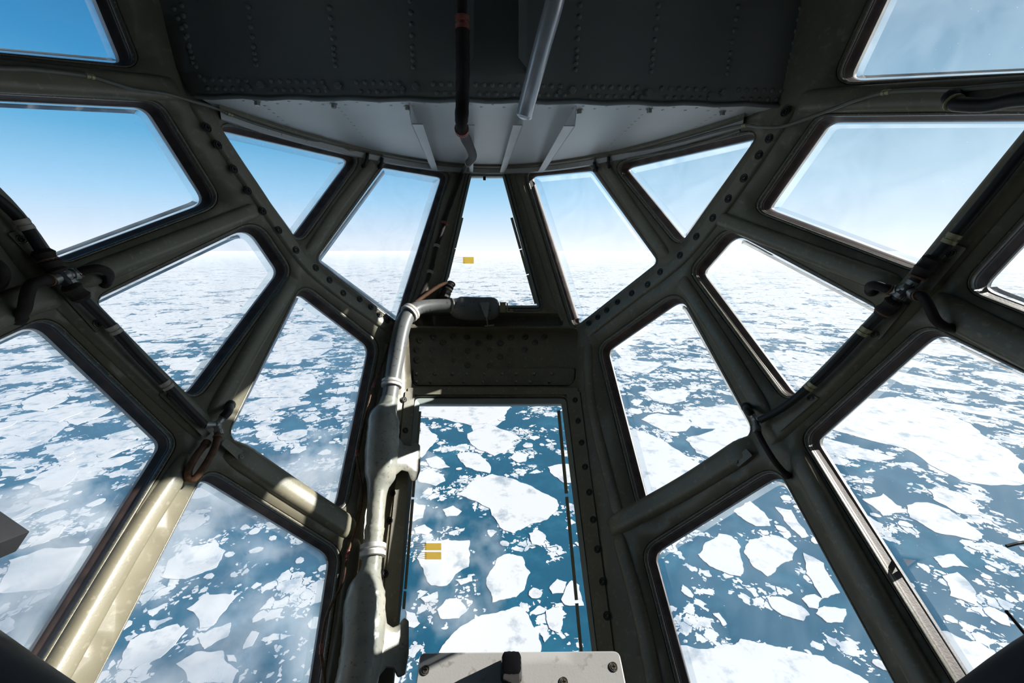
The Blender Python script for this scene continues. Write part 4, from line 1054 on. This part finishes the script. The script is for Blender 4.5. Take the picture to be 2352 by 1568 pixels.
# the rest, scattered over the sea as far as single floes can be told apart
names = {14: 'floe in the lower left pane', 15: 'floe in the pane left of the duct', 16: mid, 17: 'floe in the pane right of the panel', 18: 'floe in the far right lower pane',
         11: 'floe in the pane left of the sill', 13: 'floe in the pane right of the sill', 10: 'floe in the pane above the lower left fitting', 12: 'floe in the pane above the lower right fitting'}
rnd = random.Random(5); cnt = {}; made = len(taken); tries = 0
while made < 298 and tries < 60000:
    tries += 1
    r = 16 + 95 * rnd.random() ** 3.2
    x, y = rnd.uniform(-3000, 3000), rnd.uniform(150, 3400)
    q = proj(V((x, y, ZS)))
    if not q: continue
    k = next((i for i in (14, 15, 16, 17, 18, 11, 13, 10, 12) if inside(q, holes[i])), None)
    if k is None or not (-30 < q[0] < 2380 and q[1] < 1600): continue
    if k == 16 and r > 34: r = 14 + rnd.random() * 14
    if k == 17 and r > 30: r = 12 + rnd.random() * 14
    cluster = noise.noise(V((x / 420, y / 420, 3.3)))
    if cluster < (.02 if k in (16, 17) else -.25): continue
    if any((x - a) ** 2 + (y - b) ** 2 < (r + c * 1.0) ** 2 and (c < r * 1.5 or inside((x, y), p) or any(inside((x + r * 1.1 * math.cos(g), y + r * 1.1 * math.sin(g)), p) for g in (0, .8, 1.6, 2.4, 3.1, 3.9, 4.7, 5.5)) or any((x - u) ** 2 + (y - v) ** 2 < r * r * 1.2 for u, v in p)) for a, b, c, p in taken): continue
    n = rnd.randint(6, 10); a0 = rnd.random() * 6.28; sx = rnd.uniform(.6, 1); loop = []
    for j in range(n):
        a = 2 * math.pi * j / n; rr = r * rnd.uniform(.75, 1.05); u, v = math.cos(a) * rr, math.sin(a) * rr * sx
        loop.append(V((x + u * math.cos(a0) - v * math.sin(a0), y + u * math.sin(a0) + v * math.cos(a0))))
    nm = 'floe seen through the large flat lower pane' if k == 16 else names[k]
    add_floe(loop, 'one of many smaller white ice ' + nm.replace('floe', 'floes', 1), 'smaller ' + nm.replace('floe', 'floes', 1), 2 if r < 30 else 3)
    taken.append((x, y, r, [(p.x, p.y) for p in loop])); made += 1

# ------------------------------------------------------------------ light
w = bpy.data.worlds.new('sky'); bpy.context.scene.world = w; w.use_nodes = True; nt = w.node_tree; L = nt.links
bg = nt.nodes['Background']; tc = nt.nodes.new('ShaderNodeTexCoord'); sp = nt.nodes.new('ShaderNodeSeparateXYZ'); L.new(tc.outputs['Generated'], sp.inputs[0])
cr_ = nt.nodes.new('ShaderNodeValToRGB'); e = cr_.color_ramp.elements
e[0].position = 0; e[0].color = (.76, .79, .84, 1)
e[1].position = 1; e[1].color = (.008, .06, .2, 1)
for p, c in ((.018, (.7, .76, .83)), (.045, (.58, .69, .8)), (.11, (.33, .56, .76)), (.2, (.115, .37, .6)), (.3, (.04, .24, .48)), (.48, (.012, .11, .28))):
    q = e.new(p); q.color = (*c, 1)
L.new(sp.outputs['Z'], cr_.inputs['Fac'])
cr2 = nt.nodes.new('ShaderNodeValToRGB'); e = cr2.color_ramp.elements
e[0].position = 0; e[0].color = (.76, .79, .84, 1); e[1].position = 1; e[1].color = (.1, .17, .26, 1)
for p, c in ((.018, (.7, .76, .82)), (.05, (.58, .68, .77)), (.14, (.38, .53, .64)), (.28, (.2, .34, .45)), (.5, (.16, .23, .3))):
    q = e.new(p); q.color = (*c, 1)
L.new(sp.outputs['Z'], cr2.inputs['Fac'])
mr = nt.nodes.new('ShaderNodeMapRange'); mr.inputs['From Min'].default_value = -.3; mr.inputs['From Max'].default_value = .9; mr.interpolation_type = 'SMOOTHSTEP'
L.new(sp.outputs['X'], mr.inputs['Value'])
mx = nt.nodes.new('ShaderNodeMixRGB'); L.new(mr.outputs[0], mx.inputs['Fac']); L.new(cr_.outputs[0], mx.inputs['Color1']); L.new(cr2.outputs[0], mx.inputs['Color2'])
L.new(mx.outputs[0], bg.inputs['Color']); bg.inputs['Strength'].default_value = 1.0
sd = bpy.data.lights.new('sun', 'SUN'); sd.energy = 7.6; sd.angle = .0093; sd.color = (1, .95, .86)
so = bpy.data.objects.new('sun', sd); C.objects.link(so)
SAZ, SEL = math.radians(80), math.radians(25.5)
sun_dir = V((math.sin(SAZ) * math.cos(SEL), math.cos(SAZ) * math.cos(SEL), math.sin(SEL)))
so.rotation_euler = sun_dir.to_track_quat('Z', 'Y').to_euler()

sc = bpy.context.scene
sc.view_settings.view_transform = 'Standard'; sc.view_settings.look = 'None'; sc.view_settings.exposure = .38; sc.view_settings.gamma = 1
sc.view_settings.use_curve_mapping = False
sc.cycles.use_denoising = True
sc.cycles.max_bounces = 6; sc.cycles.volume_bounces = 1; sc.cycles.use_adaptive_sampling = True; sc.cycles.adaptive_threshold = .03; sc.cycles.diffuse_bounces = 3; sc.cycles.glossy_bounces = 3; sc.cycles.transparent_max_bounces = 16
sc.cycles.sample_clamp_indirect = 6
sc.cycles.caustics_reflective = False; sc.cycles.caustics_refractive = False
